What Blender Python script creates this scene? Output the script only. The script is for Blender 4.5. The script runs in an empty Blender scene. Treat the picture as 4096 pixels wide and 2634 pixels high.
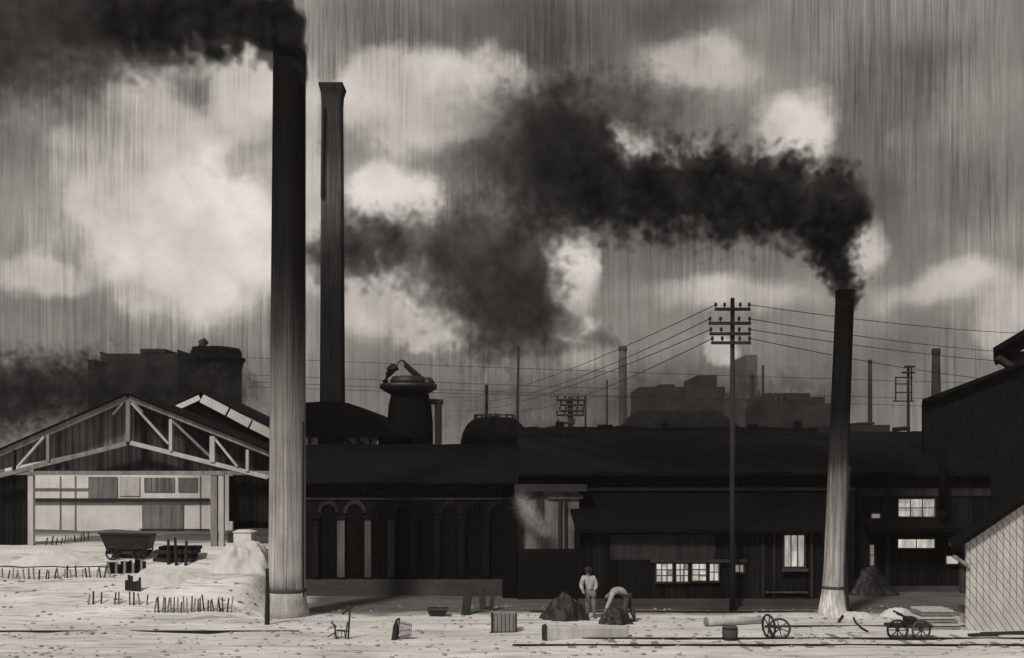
import bpy, bmesh, math, random
from mathutils import Vector, Matrix, noise as mnoise
random.seed(11)
sc = bpy.context.scene
COL = sc.collection
R = math.radians
# ---------------------------------------------------------------- camera frame
CX, F, HY, H = 2048.0, 4392.0, 1850.0, 5.3      # centre column, focal length, horizon row (photo pixels), eye height (m)
def P(px, py, d): return Vector(((px-CX)/F*d, d, H+(HY-py)/F*d))
def S(d): return d/F
def sm(a, b, x):
    t = max(0.0, min(1.0, (x-a)/(b-a))); return t*t*(3-2*t)
def gz(x, y):
    z = 0.05*mnoise.noise(Vector((x*.35, y*.35, 0)))+0.02*mnoise.noise(Vector((x*1.3, y*1.3, 3)))
    left = 1-sm(-9.6, -8.5, x+.35*mnoise.noise(Vector((x*.2, y*.5, 7))))
    z += left*(1.15*sm(36.3, 40.5, y)+.62*sm(41.5, 44.6, y)+.10*mnoise.noise(Vector((x*.6, y*.6, 5))))
    return z
def G(px, py):
    d = 28.0
    while d < 120:
        p = P(px, py, d)
        if p.z <= gz(p.x, p.y): return p
        d += .04
    return p
# ---------------------------------------------------------------- node helpers
class NB:
    def __init__(s, nt): s.nt = nt; s.n = nt.nodes; s.l = nt.links
    def new(s, t, **kw):
        k = s.n.new(t)
        for a, v in kw.items(): setattr(k, a, v)
        return k
    def put(s, sock, v):
        if isinstance(v, bpy.types.NodeSocket): s.l.new(v, sock)
        elif v is not None: sock.default_value = v
    def m(s, op, a, b=None, c=None, clamp=False):
        k = s.new('ShaderNodeMath', operation=op, use_clamp=clamp)
        for i, v in enumerate((a, b, c)):
            if v is not None: s.put(k.inputs[i], v)
        return k.outputs[0]
    def v(s, op, a, b=None, c=None):
        k = s.new('ShaderNodeVectorMath', operation=op)
        for i, v in enumerate((a, b, c)):
            if v is not None: s.put(k.inputs[i], v)
        return k.outputs['Value'] if op in ('LENGTH', 'DOT_PRODUCT', 'DISTANCE') else k.outputs[0]
    def mr(s, x, a, b, c=0.0, d=1.0, smooth=True):
        k = s.new('ShaderNodeMapRange', interpolation_type='SMOOTHSTEP' if smooth else 'LINEAR')
        for i, v in enumerate((x, a, b, c, d)): s.put(k.inputs[i], v)
        return k.outputs[0]
    def mix(s, f, a, b):
        k = s.new('ShaderNodeMix', data_type='FLOAT')
        s.put(k.inputs[0], f); s.put(k.inputs[2], a); s.put(k.inputs[3], b)
        return k.outputs[0]
    def noise(s, vec, scale, detail=3.0, rough=.55, color=False, dist=0.0):
        k = s.new('ShaderNodeTexNoise')
        s.put(k.inputs['Vector'], vec); s.put(k.inputs['Scale'], scale)
        k.inputs['Detail'].default_value = detail; k.inputs['Roughness'].default_value = rough
        k.inputs['Distortion'].default_value = dist
        return k.outputs['Color' if color else 'Fac']
    def scale(s, vec, xyz): return s.v('MULTIPLY', vec, xyz)
    def gray(s, val, tint=(1, 1, 1)):
        k = s.new('ShaderNodeVectorMath', operation='SCALE')
        k.inputs[0].default_value = tint; s.put(k.inputs['Scale'], val)
        return k.outputs[0]
def newmat(name):
    m = bpy.data.materials.new(name); m.use_nodes = True
    b = NB(m.node_tree); b.n.clear()
    out = b.new('ShaderNodeOutputMaterial'); bs = b.new('ShaderNodeBsdfPrincipled')
    b.l.new(bs.outputs[0], out.inputs[0])
    return m, b, bs, out
WARM = (1.0, .985, .965)
def mat(name, base, blot=.25, streak=.25, fine=.1, rough=.85, bump=.25, sx=5.0, sz=.35, boards=0.0, spec=.08, bs_scale=.7, horiz=False):
    """weathered surface: broad stains, streaks running down, fine grain; boards = pitch of upright boards or sheets"""
    m, b, bs, out = newmat(name)
    pos = b.new('ShaderNodeNewGeometry').outputs['Position']
    n1 = b.noise(pos, bs_scale, 4.0, .6)
    n2 = b.noise(b.scale(pos, (sx, sx, sz) if not horiz else (sz, sx, sx)), 1.0, 4.0, .65)
    n3 = b.noise(pos, 18.0, 2.0, .6)
    f = b.m('MULTIPLY_ADD', b.m('SUBTRACT', n1, .5), blot*3.2, 1.0)
    f = b.m('MULTIPLY', f, b.m('MULTIPLY_ADD', b.m('SUBTRACT', n2, .5), streak*4.0, 1.0))
    f = b.m('MULTIPLY', f, b.m('MULTIPLY_ADD', b.m('SUBTRACT', n3, .5), fine*3.0, 1.0))
    h = n3
    if boards > 0:
        sep = b.new('ShaderNodeSeparateXYZ'); b.l.new(pos, sep.inputs[0])
        t = b.m('DIVIDE', b.m('ADD', sep.outputs[0], sep.outputs[1]), boards)
        fr = b.m('FRACT', t)
        seam = b.m('LESS_THAN', b.m('ABSOLUTE', b.m('SUBTRACT', fr, .5)), .07)
        wn = b.new('ShaderNodeTexWhiteNoise', noise_dimensions='1D'); b.l.new(b.m('FLOOR', t), wn.inputs['W'])
        f = b.m('MULTIPLY', f, b.m('MULTIPLY_ADD', wn.outputs[0], .9, .55))
        f = b.m('MULTIPLY', f, b.m('MULTIPLY_ADD', seam, -.6, 1.0))
        h = b.m('SUBTRACT', n3, b.m('MULTIPLY', seam, 1.0))
    val = b.m('MAXIMUM', b.m('MULTIPLY', f, base), .002)
    b.l.new(b.gray(val, WARM), bs.inputs['Base Color'])
    bs.inputs['Roughness'].default_value = rough
    bs.inputs['Specular IOR Level'].default_value = spec
    if bump > 0:
        bp = b.new('ShaderNodeBump'); bp.inputs['Strength'].default_value = bump; bp.inputs['Distance'].default_value = .03
        b.l.new(h, bp.inputs['Height']); b.l.new(bp.outputs[0], bs.inputs['Normal'])
    return m
def soot_mat(name, stops, streak=.35, rough=.85, courses=0.0, zs=1.0):
    """chimney: pale below, soot coming down from the mouth in runs; stops = (height m, albedo)"""
    m, b, bs, out = newmat(name)
    pos = b.new('ShaderNodeNewGeometry').outputs['Position']
    sep = b.new('ShaderNodeSeparateXYZ'); b.l.new(pos, sep.inputs[0])
    run = b.noise(b.scale(pos, (5.5, 5.5, .12)), 1.0, 4.0, .7)
    blot = b.noise(pos, .8, 4.0, .6)
    z = b.m('ADD', sep.outputs[2], b.m('MULTIPLY', b.m('SUBTRACT', run, .5), 5.0*zs))
    z = b.m('ADD', z, b.m('MULTIPLY', b.m('SUBTRACT', blot, .5), 3.0*zs))
    lo, hi = stops[0][0], stops[-1][0]
    cr = b.new('ShaderNodeValToRGB'); e = cr.color_ramp.elements
    while len(e) < len(stops): e.new(.5)
    for k, (zz, a) in zip(e, stops): k.position = (zz-lo)/(hi-lo); k.color = (a, a, a, 1)
    b.l.new(b.mr(z, lo, hi, smooth=False), cr.inputs[0])
    fine = b.noise(b.scale(pos, (16, 16, .35)), 1.0, 4.0, .75)
    f = b.m('MULTIPLY_ADD', b.m('SUBTRACT', fine, .5), streak*6.0, 1.0)
    f = b.m('MULTIPLY', f, b.m('MULTIPLY_ADD', b.m('SUBTRACT', b.noise(b.scale(pos, (8, 8, .22)), 1.0, 3.0, .65), .5), streak*6.0, 1.0))
    f = b.m('MULTIPLY', f, b.m('MULTIPLY_ADD', b.m('SUBTRACT', blot, .5), 1.2, 1.0))
    if courses:
        fr = b.m('FRACT', b.m('DIVIDE', sep.outputs[2], courses))
        f = b.m('MULTIPLY', f, b.m('MULTIPLY_ADD', b.m('LESS_THAN', fr, .12), -.25, 1.0))
    rgb = b.new('ShaderNodeRGBToBW'); b.l.new(cr.outputs[0], rgb.inputs[0])
    val = b.m('MAXIMUM', b.m('MULTIPLY', f, rgb.outputs[0]), .0025)
    b.l.new(b.gray(val, WARM), bs.inputs['Base Color'])
    bs.inputs['Roughness'].default_value = rough; bs.inputs['Specular IOR Level'].default_value = .05
    bp = b.new('ShaderNodeBump'); bp.inputs['Strength'].default_value = .3; bp.inputs['Distance'].default_value = .02
    b.l.new(fine, bp.inputs['Height']); b.l.new(bp.outputs[0], bs.inputs['Normal'])
    return m
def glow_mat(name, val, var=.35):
    """lit window: emission standing in for sky mirrored in or seen through dirty glass"""
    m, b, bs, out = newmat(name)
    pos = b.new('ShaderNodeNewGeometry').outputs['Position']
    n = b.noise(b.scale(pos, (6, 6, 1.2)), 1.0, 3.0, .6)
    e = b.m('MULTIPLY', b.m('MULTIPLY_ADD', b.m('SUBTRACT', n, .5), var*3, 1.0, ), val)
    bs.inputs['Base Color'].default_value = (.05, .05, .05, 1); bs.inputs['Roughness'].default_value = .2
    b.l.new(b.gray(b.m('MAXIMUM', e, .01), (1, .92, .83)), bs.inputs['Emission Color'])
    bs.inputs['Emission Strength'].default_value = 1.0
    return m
M = {}
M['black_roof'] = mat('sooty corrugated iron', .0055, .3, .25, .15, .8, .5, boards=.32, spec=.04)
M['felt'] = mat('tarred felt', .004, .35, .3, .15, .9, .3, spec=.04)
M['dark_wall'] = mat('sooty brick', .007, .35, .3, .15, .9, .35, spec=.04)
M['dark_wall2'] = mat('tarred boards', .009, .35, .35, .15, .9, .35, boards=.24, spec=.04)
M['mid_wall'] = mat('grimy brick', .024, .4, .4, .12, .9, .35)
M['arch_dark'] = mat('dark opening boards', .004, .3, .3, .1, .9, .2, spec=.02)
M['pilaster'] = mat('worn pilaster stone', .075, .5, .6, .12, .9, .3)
M['plinth'] = mat('grimy plinth', .05, .45, .2, .15, .9, .3, horiz=True)
M['plaster'] = mat('patched pale plaster', .13, .7, .5, .15, .9, .35, bs_scale=1.1)
M['timber_pale'] = mat('pale timber', .42, .2, .25, .12, .8, .25)
M['timber_mid'] = mat('weathered timber', .20, .3, .4, .12, .85, .3)
M['timber_dark'] = mat('tarred timber', .03, .3, .3, .12, .85, .3)
M['gable_grey'] = mat('grey gable boards', .16, .35, .55, .12, .9, .3, boards=.3)
M['gable_dark'] = mat('dark gable boards', .04, .4, .45, .12, .9, .3, boards=.3)
M['white_wall'] = mat('limewashed wall', .62, .22, .12, .06, .9, .2)
M['grey_pane'] = mat('dusty grey panel', .15, .3, .5, .1, .6, .2)
M['hut_wall'] = None
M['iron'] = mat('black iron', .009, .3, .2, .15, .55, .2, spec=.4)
M['rust'] = mat('rusty iron', .06, .4, .3, .2, .8, .4)
M['steel'] = mat('worn steel', .10, .3, .2, .1, .45, .1, spec=.5)
M['pole'] = mat('creosoted pole', .024, .25, .5, .1, .9, .3)
M['far'] = mat('haze-paled sooty masonry', .03, .3, .3, .05, .95, 0, sx=.8, sz=.06)  # base colour lightened to stand in for distance haze
M['far_pale'] = mat('haze-paled distant brick', .09, .3, .4, .05, .95, 0, sx=1.2, sz=.06)  # paleness of far haze put into the brick colour
M['crate'] = mat('grey slats', .22, .3, .4, .15, .85, .3)
M['tarp'] = mat('dark canvas', .03, .3, .3, .1, .95, .4)
M['footing'] = mat('rough rendered footing', .34, .3, .35, .2, .95, .6)
M['coal'] = mat('coal', .012, .4, .1, .3, .6, .6, spec=.4)
M['ash'] = mat('pale ash', .50, .16, .08, .12, .95, .5)
M['cloth_pale'] = mat('pale smock', .32, .25, .4, .05, .95, .3, sx=9, sz=2)
M['cloth_dark'] = mat('dark cloth', .03, .3, .3, .05, .95, .3)
M['trouser'] = mat('grey corduroy', .06, .4, .4, .05, .95, .3, sx=9, sz=2)
M['skin'] = mat('skin', .22, .1, .1, .05, .7, .1)
M['hair'] = mat('hair', .02, .2, .2, .1, .7, .2)
M['stone'] = mat('stones', .24, .5, .1, .2, .9, .4)
M['skyglow'] = glow_mat('lit dusty glass', .50, .75)  # panes emit in place of the sky's brightness in the glass
M['skyglow_mid'] = glow_mat('half lit dusty glass', .33, .8)
M['skyglow_dim'] = glow_mat('dim lit dusty glass', .17)
def hut_material():
    """pale boards with upright seams and braided diagonal battens scored across them"""
    m, b, bs, out = newmat('pale cross scored boards')
    pos = b.new('ShaderNodeNewGeometry').outputs['Position']
    sep = b.new('ShaderNodeSeparateXYZ'); b.l.new(pos, sep.inputs[0])
    wob = b.m('MULTIPLY', b.m('SUBTRACT', b.noise(pos, 1.6, 3.0), .5), .10)
    x = b.m('ADD', sep.outputs[0], wob); z = sep.outputs[2]
    brk = b.noise(pos, 1.3, 3.0)
    def line(coord, pitch, w):
        fr = b.m('FRACT', b.m('DIVIDE', coord, pitch))
        return b.mr(b.m('ABSOLUTE', b.m('SUBTRACT', fr, .5)), w, w*.3)
    l1 = line(x, .21, .075)
    l2 = line(b.m('ADD', b.m('MULTIPLY', x, .80), b.m('MULTIPLY', z, .60)), .19, .075)
    l1 = b.m('MULTIPLY', l1, b.mr(b.m('ADD', z, b.m('MULTIPLY', brk, 3)), 1.4, 2.8))
    lines = b.m('MAXIMUM', b.m('MULTIPLY', l1, .75), l2)
    n = b.noise(b.scale(pos, (7, 7, .8)), 1.0, 4.0, .6); n1 = b.noise(pos, .9, 4.0)
    f = b.m('MULTIPLY', b.m('MULTIPLY_ADD', b.m('SUBTRACT', n, .5), .5, 1.0), b.m('MULTIPLY_ADD', b.m('SUBTRACT', n1, .5), .7, 1.0))
    val = b.m('MULTIPLY', b.m('MULTIPLY', f, .46), b.m('MULTIPLY_ADD', lines, -.85, 1.0))
    b.l.new(b.gray(b.m('MAXIMUM', val, .01), WARM), bs.inputs['Base Color'])
    bs.inputs['Roughness'].default_value = .9; bs.inputs['Specular IOR Level'].default_value = .2
    bp = b.new('ShaderNodeBump'); bp.inputs['Strength'].default_value = .4; bp.inputs['Distance'].default_value = .02
    b.l.new(b.m('SUBTRACT', n, lines), bp.inputs['Height']); b.l.new(bp.outputs[0], bs.inputs['Normal'])
    return m
M['hut_wall'] = hut_material()
def ground_material():
    m, b, bs, out = newmat('trodden ash yard')
    pos = b.new('ShaderNodeNewGeometry').outputs['Position']
    n1 = b.noise(b.scale(pos, (.25, .7, .7)), 1.0, 5.0, .6)
    n2 = b.noise(b.scale(pos, (.6, 5.0, 5.0)), 1.0, 4.0, .65)
    n3 = b.noise(pos, 9.0, 4.0, .7)
    n4 = b.noise(b.scale(pos, (.09, 1.3, 1.0)), 1.0, 3.0, .6)
    rut = b.mr(b.m('ABSOLUTE', b.m('SUBTRACT', n4, .5)), .02, .0)
    spk = b.mr(b.noise(pos, 4.5, 3.0, .7), .66, .74)
    f = b.m('MULTIPLY_ADD', b.m('SUBTRACT', n1, .5), 1.1, 1.0)
    f = b.m('MULTIPLY', f, b.m('MULTIPLY_ADD', b.m('SUBTRACT', n2, .5), .8, 1.0))
    f = b.m('MULTIPLY', f, b.m('MULTIPLY_ADD', b.m('SUBTRACT', n3, .5), .4, 1.0))
    f = b.m('MULTIPLY', f, b.m('MULTIPLY_ADD', rut, -.45, 1.0))
    f = b.m('MULTIPLY', f, b.m('MULTIPLY_ADD', spk, -.6, 1.0))
    # coal dust trodden out in front of the works and everywhere beyond it
    sep = b.new('ShaderNodeSeparateXYZ'); b.l.new(pos, sep.inputs[0])
    e = b.noise(b.scale(pos, (.5, .8, 1)), 1.0, 4.0, .6)
    yy = b.m('ADD', sep.outputs[1], b.m('MULTIPLY', b.m('SUBTRACT', e, .5), 2.4))
    right = b.mr(b.m('ADD', sep.outputs[0], b.m('MULTIPLY', b.m('SUBTRACT', e, .5), 1.2)), -8.4, -7.2)
    dirt = b.m('MULTIPLY', b.mr(yy, 37.6, 39.2), right)
    far = b.mr(sep.outputs[1], 50.0, 56.0)
    dirt = b.m('MAXIMUM', dirt, far)
    f = b.m('MULTIPLY', f, b.m('MULTIPLY_ADD', dirt, -.82, 1.0))
    val = b.m('MAXIMUM', b.m('MULTIPLY', f, .56), .02)
    b.l.new(b.gray(val, WARM), bs.inputs['Base Color'])
    bs.inputs['Roughness'].default_value = .95; bs.inputs['Specular IOR Level'].default_value = .1
    bp = b.new('ShaderNodeBump'); bp.inputs['Strength'].default_value = .6; bp.inputs['Distance'].default_value = .06
    b.l.new(b.m('ADD', n2, b.m('MULTIPLY', n3, .7)), bp.inputs['Height']); b.l.new(bp.outputs[0], bs.inputs['Normal'])
    return m
# ---------------------------------------------------------------- mesh helpers
def wloc(o):
    v = Vector((0, 0, 0))
    while o is not None: v += o.location; o = o.parent
    return v
def tag(o, label=None, cat=None, group=None, kind=None):
    if label: o['label'] = label
    if cat: o['category'] = cat
    if group: o['group'] = group
    if kind: o['kind'] = kind
    return o
def thing(name, label, cat, loc, group=None):
    o = bpy.data.objects.new(name, None); COL.objects.link(o); o.location = Vector(loc); o.empty_display_size = .3
    return tag(o, label, cat, group)
def copy_tree(o, parent=None):
    c = o.copy(); COL.objects.link(c); c.parent = parent
    for ch in o.children: copy_tree(ch, c)
    return c
class MB:
    def __init__(s): s.v = []; s.f = []
    def add(s, vs, fs):
        k = len(s.v); s.v += [Vector(v) for v in vs]; s.f += [tuple(i+k for i in f) for f in fs]; return s
    def hexa(s, c):   # 8 corners: bottom 4 ccw then top 4
        return s.add(c, [(3, 2, 1, 0), (4, 5, 6, 7), (0, 1, 5, 4), (1, 2, 6, 5), (2, 3, 7, 6), (3, 0, 4, 7)])
    def box(s, a, b):
        (x0, y0, z0), (x1, y1, z1) = a, b
        if x0 > x1: x0, x1 = x1, x0
        if y0 > y1: y0, y1 = y1, y0
        if z0 > z1: z0, z1 = z1, z0
        return s.hexa([(x0, y0, z0), (x1, y0, z0), (x1, y1, z0), (x0, y1, z0), (x0, y0, z1), (x1, y0, z1), (x1, y1, z1), (x0, y1, z1)])
    def beam(s, p, q, w, h, up=(0, 1, 0)):    # w across, h along 'up'
        p, q = Vector(p), Vector(q); d = (q-p).normalized(); u = Vector(up); u = (u-d*u.dot(d))
        if u.length < 1e-4: u = Vector((1, 0, 0)); u = u-d*u.dot(d)
        u.normalize(); r = d.cross(u); c = []
        for o in (p, q):
            for (a, b) in ((-1, -1), (1, -1), (1, 1), (-1, 1)): c.append(o+r*(a*w/2)+u*(b*h/2))
        return s.hexa(c)
    def prism(s, poly, y0, y1):               # polygon of (x,z) extruded along y
        n = len(poly)
        vs = [(x, y0, z) for x, z in poly]+[(x, y1, z) for x, z in poly]
        fs = [tuple(range(n-1, -1, -1)), tuple(range(n, 2*n))]+[(i, (i+1) % n, n+(i+1) % n, n+i) for i in range(n)]
        return s.add(vs, fs)
    def prismx(s, poly, x0, x1, n=1, amp=0.0):   # polygon of (y,z) extruded along x, its edges sagging and uneven
        m = len(poly); vs = []; fs = []
        for i in range(n+1):
            x = x0+(x1-x0)*i/n
            for k, (y, z) in enumerate(poly):
                vs.append((x, y, z+amp*(mnoise.noise(Vector((x*.35, y*.2, 2)))+.45*mnoise.noise(Vector((x*1.7, y*.3, 8)))+.3*mnoise.noise(Vector((x*5.1, y*.5, 4))))))
        for i in range(n):
            for k in range(m): fs.append((i*m+k, (i+1)*m+k, (i+1)*m+(k+1) % m, i*m+(k+1) % m))
        fs += [tuple(range(m)), tuple(range((n+1)*m-1, n*m-1, -1))]
        return s.add(vs, fs)
    def tube(s, pts, r, n=8):
        pts = [Vector(p) for p in pts]; rs = r if isinstance(r, (list, tuple)) else [r]*len(pts); vs = []; fs = []
        for i, p in enumerate(pts):
            d = (pts[min(i+1, len(pts)-1)]-pts[max(i-1, 0)]).normalized()
            a = Vector((0, 0, 1)) if abs(d.z) < .9 else Vector((1, 0, 0))
            u = d.cross(a).normalized(); w = d.cross(u)
            for k in range(n):
                t = 2*math.pi*k/n; vs.append(p+(u*math.cos(t)+w*math.sin(t))*rs[i])
        for i in range(len(pts)-1):
            for k in range(n): fs.append((i*n+k, i*n+(k+1) % n, (i+1)*n+(k+1) % n, (i+1)*n+k))
        fs.append(tuple(range(n-1, -1, -1))); fs.append(tuple(range((len(pts)-1)*n, len(pts)*n)))
        return s.add(vs, fs)
    def lathe(s, c, prof, n=32, lean=None):   # prof: (r, z) from below up, about vertical axis through c
        c = Vector(c); vs = []; fs = []
        for r, z in prof:
            off = Vector(lean(z)) if lean else Vector((0, 0, 0))
            for k in range(n):
                t = 2*math.pi*(k+.5)/n; vs.append(c+off+Vector((r*math.cos(t), r*math.sin(t), z)))
        for i in range(len(prof)-1):
            for k in range(n): fs.append((i*n+k, i*n+(k+1) % n, (i+1)*n+(k+1) % n, (i+1)*n+k))
        fs.append(tuple(range(n-1, -1, -1))); fs.append(tuple(range((len(prof)-1)*n, len(prof)*n)))
        return s.add(vs, fs)
    def ring(s, c, R_, r, axis=(0, 1, 0), n=28, k=8):  # torus
        c = Vector(c); a = Vector(axis).normalized(); u = a.orthogonal().normalized(); w = a.cross(u); vs = []; fs = []
        for i in range(n):
            t = 2*math.pi*i/n; d = u*math.cos(t)+w*math.sin(t)
            for j in range(k):
                q = 2*math.pi*j/k; vs.append(c+d*(R_+r*math.cos(q))+a*(r*math.sin(q)))
        for i in range(n):
            for j in range(k): fs.append((i*k+j, ((i+1) % n)*k+j, ((i+1) % n)*k+(j+1) % k, i*k+(j+1) % k))
        return s.add(vs, fs)
    def build(s, name, m, parent=None, smooth=False, bevel=0.0, rough=0.0, label=None):
        if rough:
            s.v = [v+Vector((mnoise.noise(v*2.3), mnoise.noise(v*2.3+Vector((9, 0, 0))), mnoise.noise(v*2.3+Vector((0, 9, 0)))))*rough for v in s.v]
        if parent is not None: off = wloc(parent)
        else:
            xs = [v.x for v in s.v]; ys = [v.y for v in s.v]; zs = [v.z for v in s.v]
            off = Vector(((min(xs)+max(xs))/2, (min(ys)+max(ys))/2, min(zs)))
        me = bpy.data.meshes.new(name); me.from_pydata([v-off for v in s.v], [], s.f)
        bm = bmesh.new(); bm.from_mesh(me); bmesh.ops.recalc_face_normals(bm, faces=bm.faces); bm.to_mesh(me); bm.free()
        o = bpy.data.objects.new(name, me); COL.objects.link(o); me.materials.append(m)
        if parent is not None: o.parent = parent
        else: o.location = off
        if smooth:
            for p in me.polygons: p.use_smooth = True
        if bevel:
            b = o.modifiers.new('edge', 'BEVEL'); b.width = bevel; b.segments = 2; b.limit_method = 'ANGLE'
        if label: o['label'] = label
        return o
def pbox(px0, py0, px1, py1, d0, d1, mb=None):
    """box whose front face fills the photo rectangle at depth d0 and runs back to d1"""
    a, b = P(px0, py1, d0), P(px1, py0, d0)
    return (mb or MB()).box((a.x, d0, a.z), (b.x, d1, b.z))
def lump(name, m, c, rx, ry, rz, amp=.25, seed=0, parent=None, sub=4, freq=1.3):
    bm = bmesh.new(); bmesh.ops.create_icosphere(bm, subdivisions=sub, radius=1)
    mb = MB()
    vs = []
    for v in bm.verts:
        n = 1+amp*mnoise.fractal(v.co*freq+Vector((seed*7.1, seed*3.3, 0)), .9, 2.1, 5)
        vs.append(Vector((c[0]+v.co.x*rx*n, c[1]+v.co.y*ry*n, c[2]+max(-.12, v.co.z)*rz*n)))
    mb.add(vs, [tuple(v.index for v in f.verts) for f in bm.faces]); bm.free()
    return mb.build(name, m, parent, smooth=True)

# ================================================================ GROUND
def build_ground():
    xs = [-600, -300, -150, -80, -50, -35]; x = -26.0
    while x < 26: xs.append(x); x += .25
    xs += [26, 35, 50, 80, 150, 300, 600]
    ys = [-40, -10, 5, 15, 22]; y = 27.0
    while y < 48: ys.append(y); y += .18
    ys += [48, 50, 53, 57, 62, 70, 80, 95, 120, 160, 220, 320, 480, 800]
    vs = [(x, y, gz(x, y)) for y in ys for x in xs]; n = len(xs)
    fs = [(j*n+i, j*n+i+1, (j+1)*n+i+1, (j+1)*n+i) for j in range(len(ys)-1) for i in range(n-1)]
    me = bpy.data.meshes.new('ground'); me.from_pydata(vs, [], fs); me.materials.append(ground_material())
    for p in me.polygons: p.use_smooth = True
    o = bpy.data.objects.new('ground', me); COL.objects.link(o); o['kind'] = 'structure'
build_ground()

# ================================================================ CHIMNEYS
def build_main_chimney():
    d = 38.0; s = S(d); c = P(1147, HY, d); c.z = 0; top = P(0, 212, d).z; r = 70*s
    o = thing('factory_chimney', 'tallest chimney, soot black above and pale grey below, with the thick black smoke', 'chimney', c)
    lean = lambda z: ((1158-1147)*s*z/top, 0, 0)
    zb = P(0, 2362, d).z
    mt = soot_mat('sooty tall stack', [(-1, .52), (1.0, .42), (2.2, .33), (5.0, .25), (7.2, .17), (8.6, .09), (10.0, .03), (12, .010), (16, .005), (22, .004)], .32, courses=0, zs=.8)
    prof = [(r*1.05, zb)]
    for k in range(1, 31): prof.append((r*(1.05-.13*k/30), zb+(top-zb)*k/30))
    prof += [(r*.80, top), (r*.80, top-.6)]
    MB().lathe(c, prof, 40, lean).build('shaft', mt, o, smooth=True)
    cap = MB().lathe(c+Vector((0, 0, 0)), [(r*.922, top-.30), (r*.935, top-.26), (r*.935, top-.04), (r*.91, top+.03), (r*.82, top+.03)], 40, lean)
    cap.build('rim', M['felt'], o, smooth=True)
    b = MB().lathe(c, [(r*1.34, -.1), (r*1.24, .2), (r*1.13, zb*.6), (r*1.09, zb)], 40)
    b.build('footing', M['footing'], o, smooth=True)
    for z in (zb,):
        MB().lathe(c+Vector(lean(z)), [(r*(1.06-.13*(z-zb)/(top-zb)), z-.05), (r*(1.10-.13*(z-zb)/(top-zb)), z-.05), (r*(1.10-.13*(z-zb)/(top-zb)), z+.05), (r*(1.06-.13*(z-zb)/(top-zb)), z+.05)], 40).build('iron_band', M['rust'], o, smooth=True)
    # dark tube standing in for the shadow side along the right edge
    MB().tube([c+Vector((r*1.02, -.25, zb-.2)), c+Vector((r*1.02, -.25, 4)), c+Vector((r*1.04, -.25, P(0, 1690, d).z))], .035, 8).build('shadow_edge_tube', M['iron'], o)
    return o
build_main_chimney()
def build_post():
    p = G(1068, 2500); q = P(1068, 2275, p.y)
    mb = MB().tube([(p.x, p.y, p.z-.2), (p.x+.02, p.y, (p.z+q.z)/2), (q.x, p.y, q.z)], [.085, .075, .05], 10)
    tag(mb.build('timber_post', M['timber_dark'], rough=.02), 'tarred upright post standing close by the left foot of the tallest chimney', 'post')
build_post()
def build_second_chimney():
    d = 58.0; s = S(d); top = P(0, 345, d).z; c = P(1330, HY, d); c.z = 0
    o = thing('brick_chimney', 'slender brown brick chimney with flared crown, just right of the tallest chimney', 'chimney', c)
    mt = soot_mat('sooty brown stack with haze band', [(0, .012), (13.5, .012), (16.0, .02), (18.0, .06), (20.0, .09), (22, .04), (27, .025)], .3, courses=0, zs=.5)  # lighter middle stops paint passing smoke and haze into the shaft colour
    w0, w1 = 47*s, 38*s
    def sect(z, w): return [Vector((c.x+a*w, c.y+b*w, z)) for a, b in ((-1, -1), (1, -1), (1, 1), (-1, 1))]
    mb = MB(); zs = [0, 5, 10, 15, 20, top-1.0]
    vs = [];
    for z in zs: vs += sect(z, w0+(w1-w0)*z/top)
    fs = [(3, 2, 1, 0)]+[(4*i+k, 4*i+(k+1) % 4, 4*i+4+(k+1) % 4, 4*i+4+k) for i in range(len(zs)-1) for k in range(4)]+[tuple(4*(len(zs)-1)+k for k in range(4))]
    mb.add(vs, fs).build('shaft', mt, o, bevel=.03)
    mb = MB(); vs = []
    for z, w in ((top-1.0, 1.002), (top-.5, 1.06), (top-.2, 1.22), (top-.08, 1.28), (top, 1.24), (top, .8), (top-.4, .8)): vs += sect(z, w1*w)
    n = 7
    mb.add(vs, [(3, 2, 1, 0)]+[(4*i+k, 4*i+(k+1) % 4, 4*i+4+(k+1) % 4, 4*i+4+k) for i in range(n-1) for k in range(4)]+[tuple(4*(n-1)+k for k in range(4))]).build('crown', mt, o)
    x = c.x-w1*.82; y = c.y-w1*1.12-.05
    MB().tube([(x-.02, y, P(0, 800, d).z), (x+.03, y, P(0, 445, d).z)], .10, 8).build('downpipe', M['iron'], o)
build_second_chimney()
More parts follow.
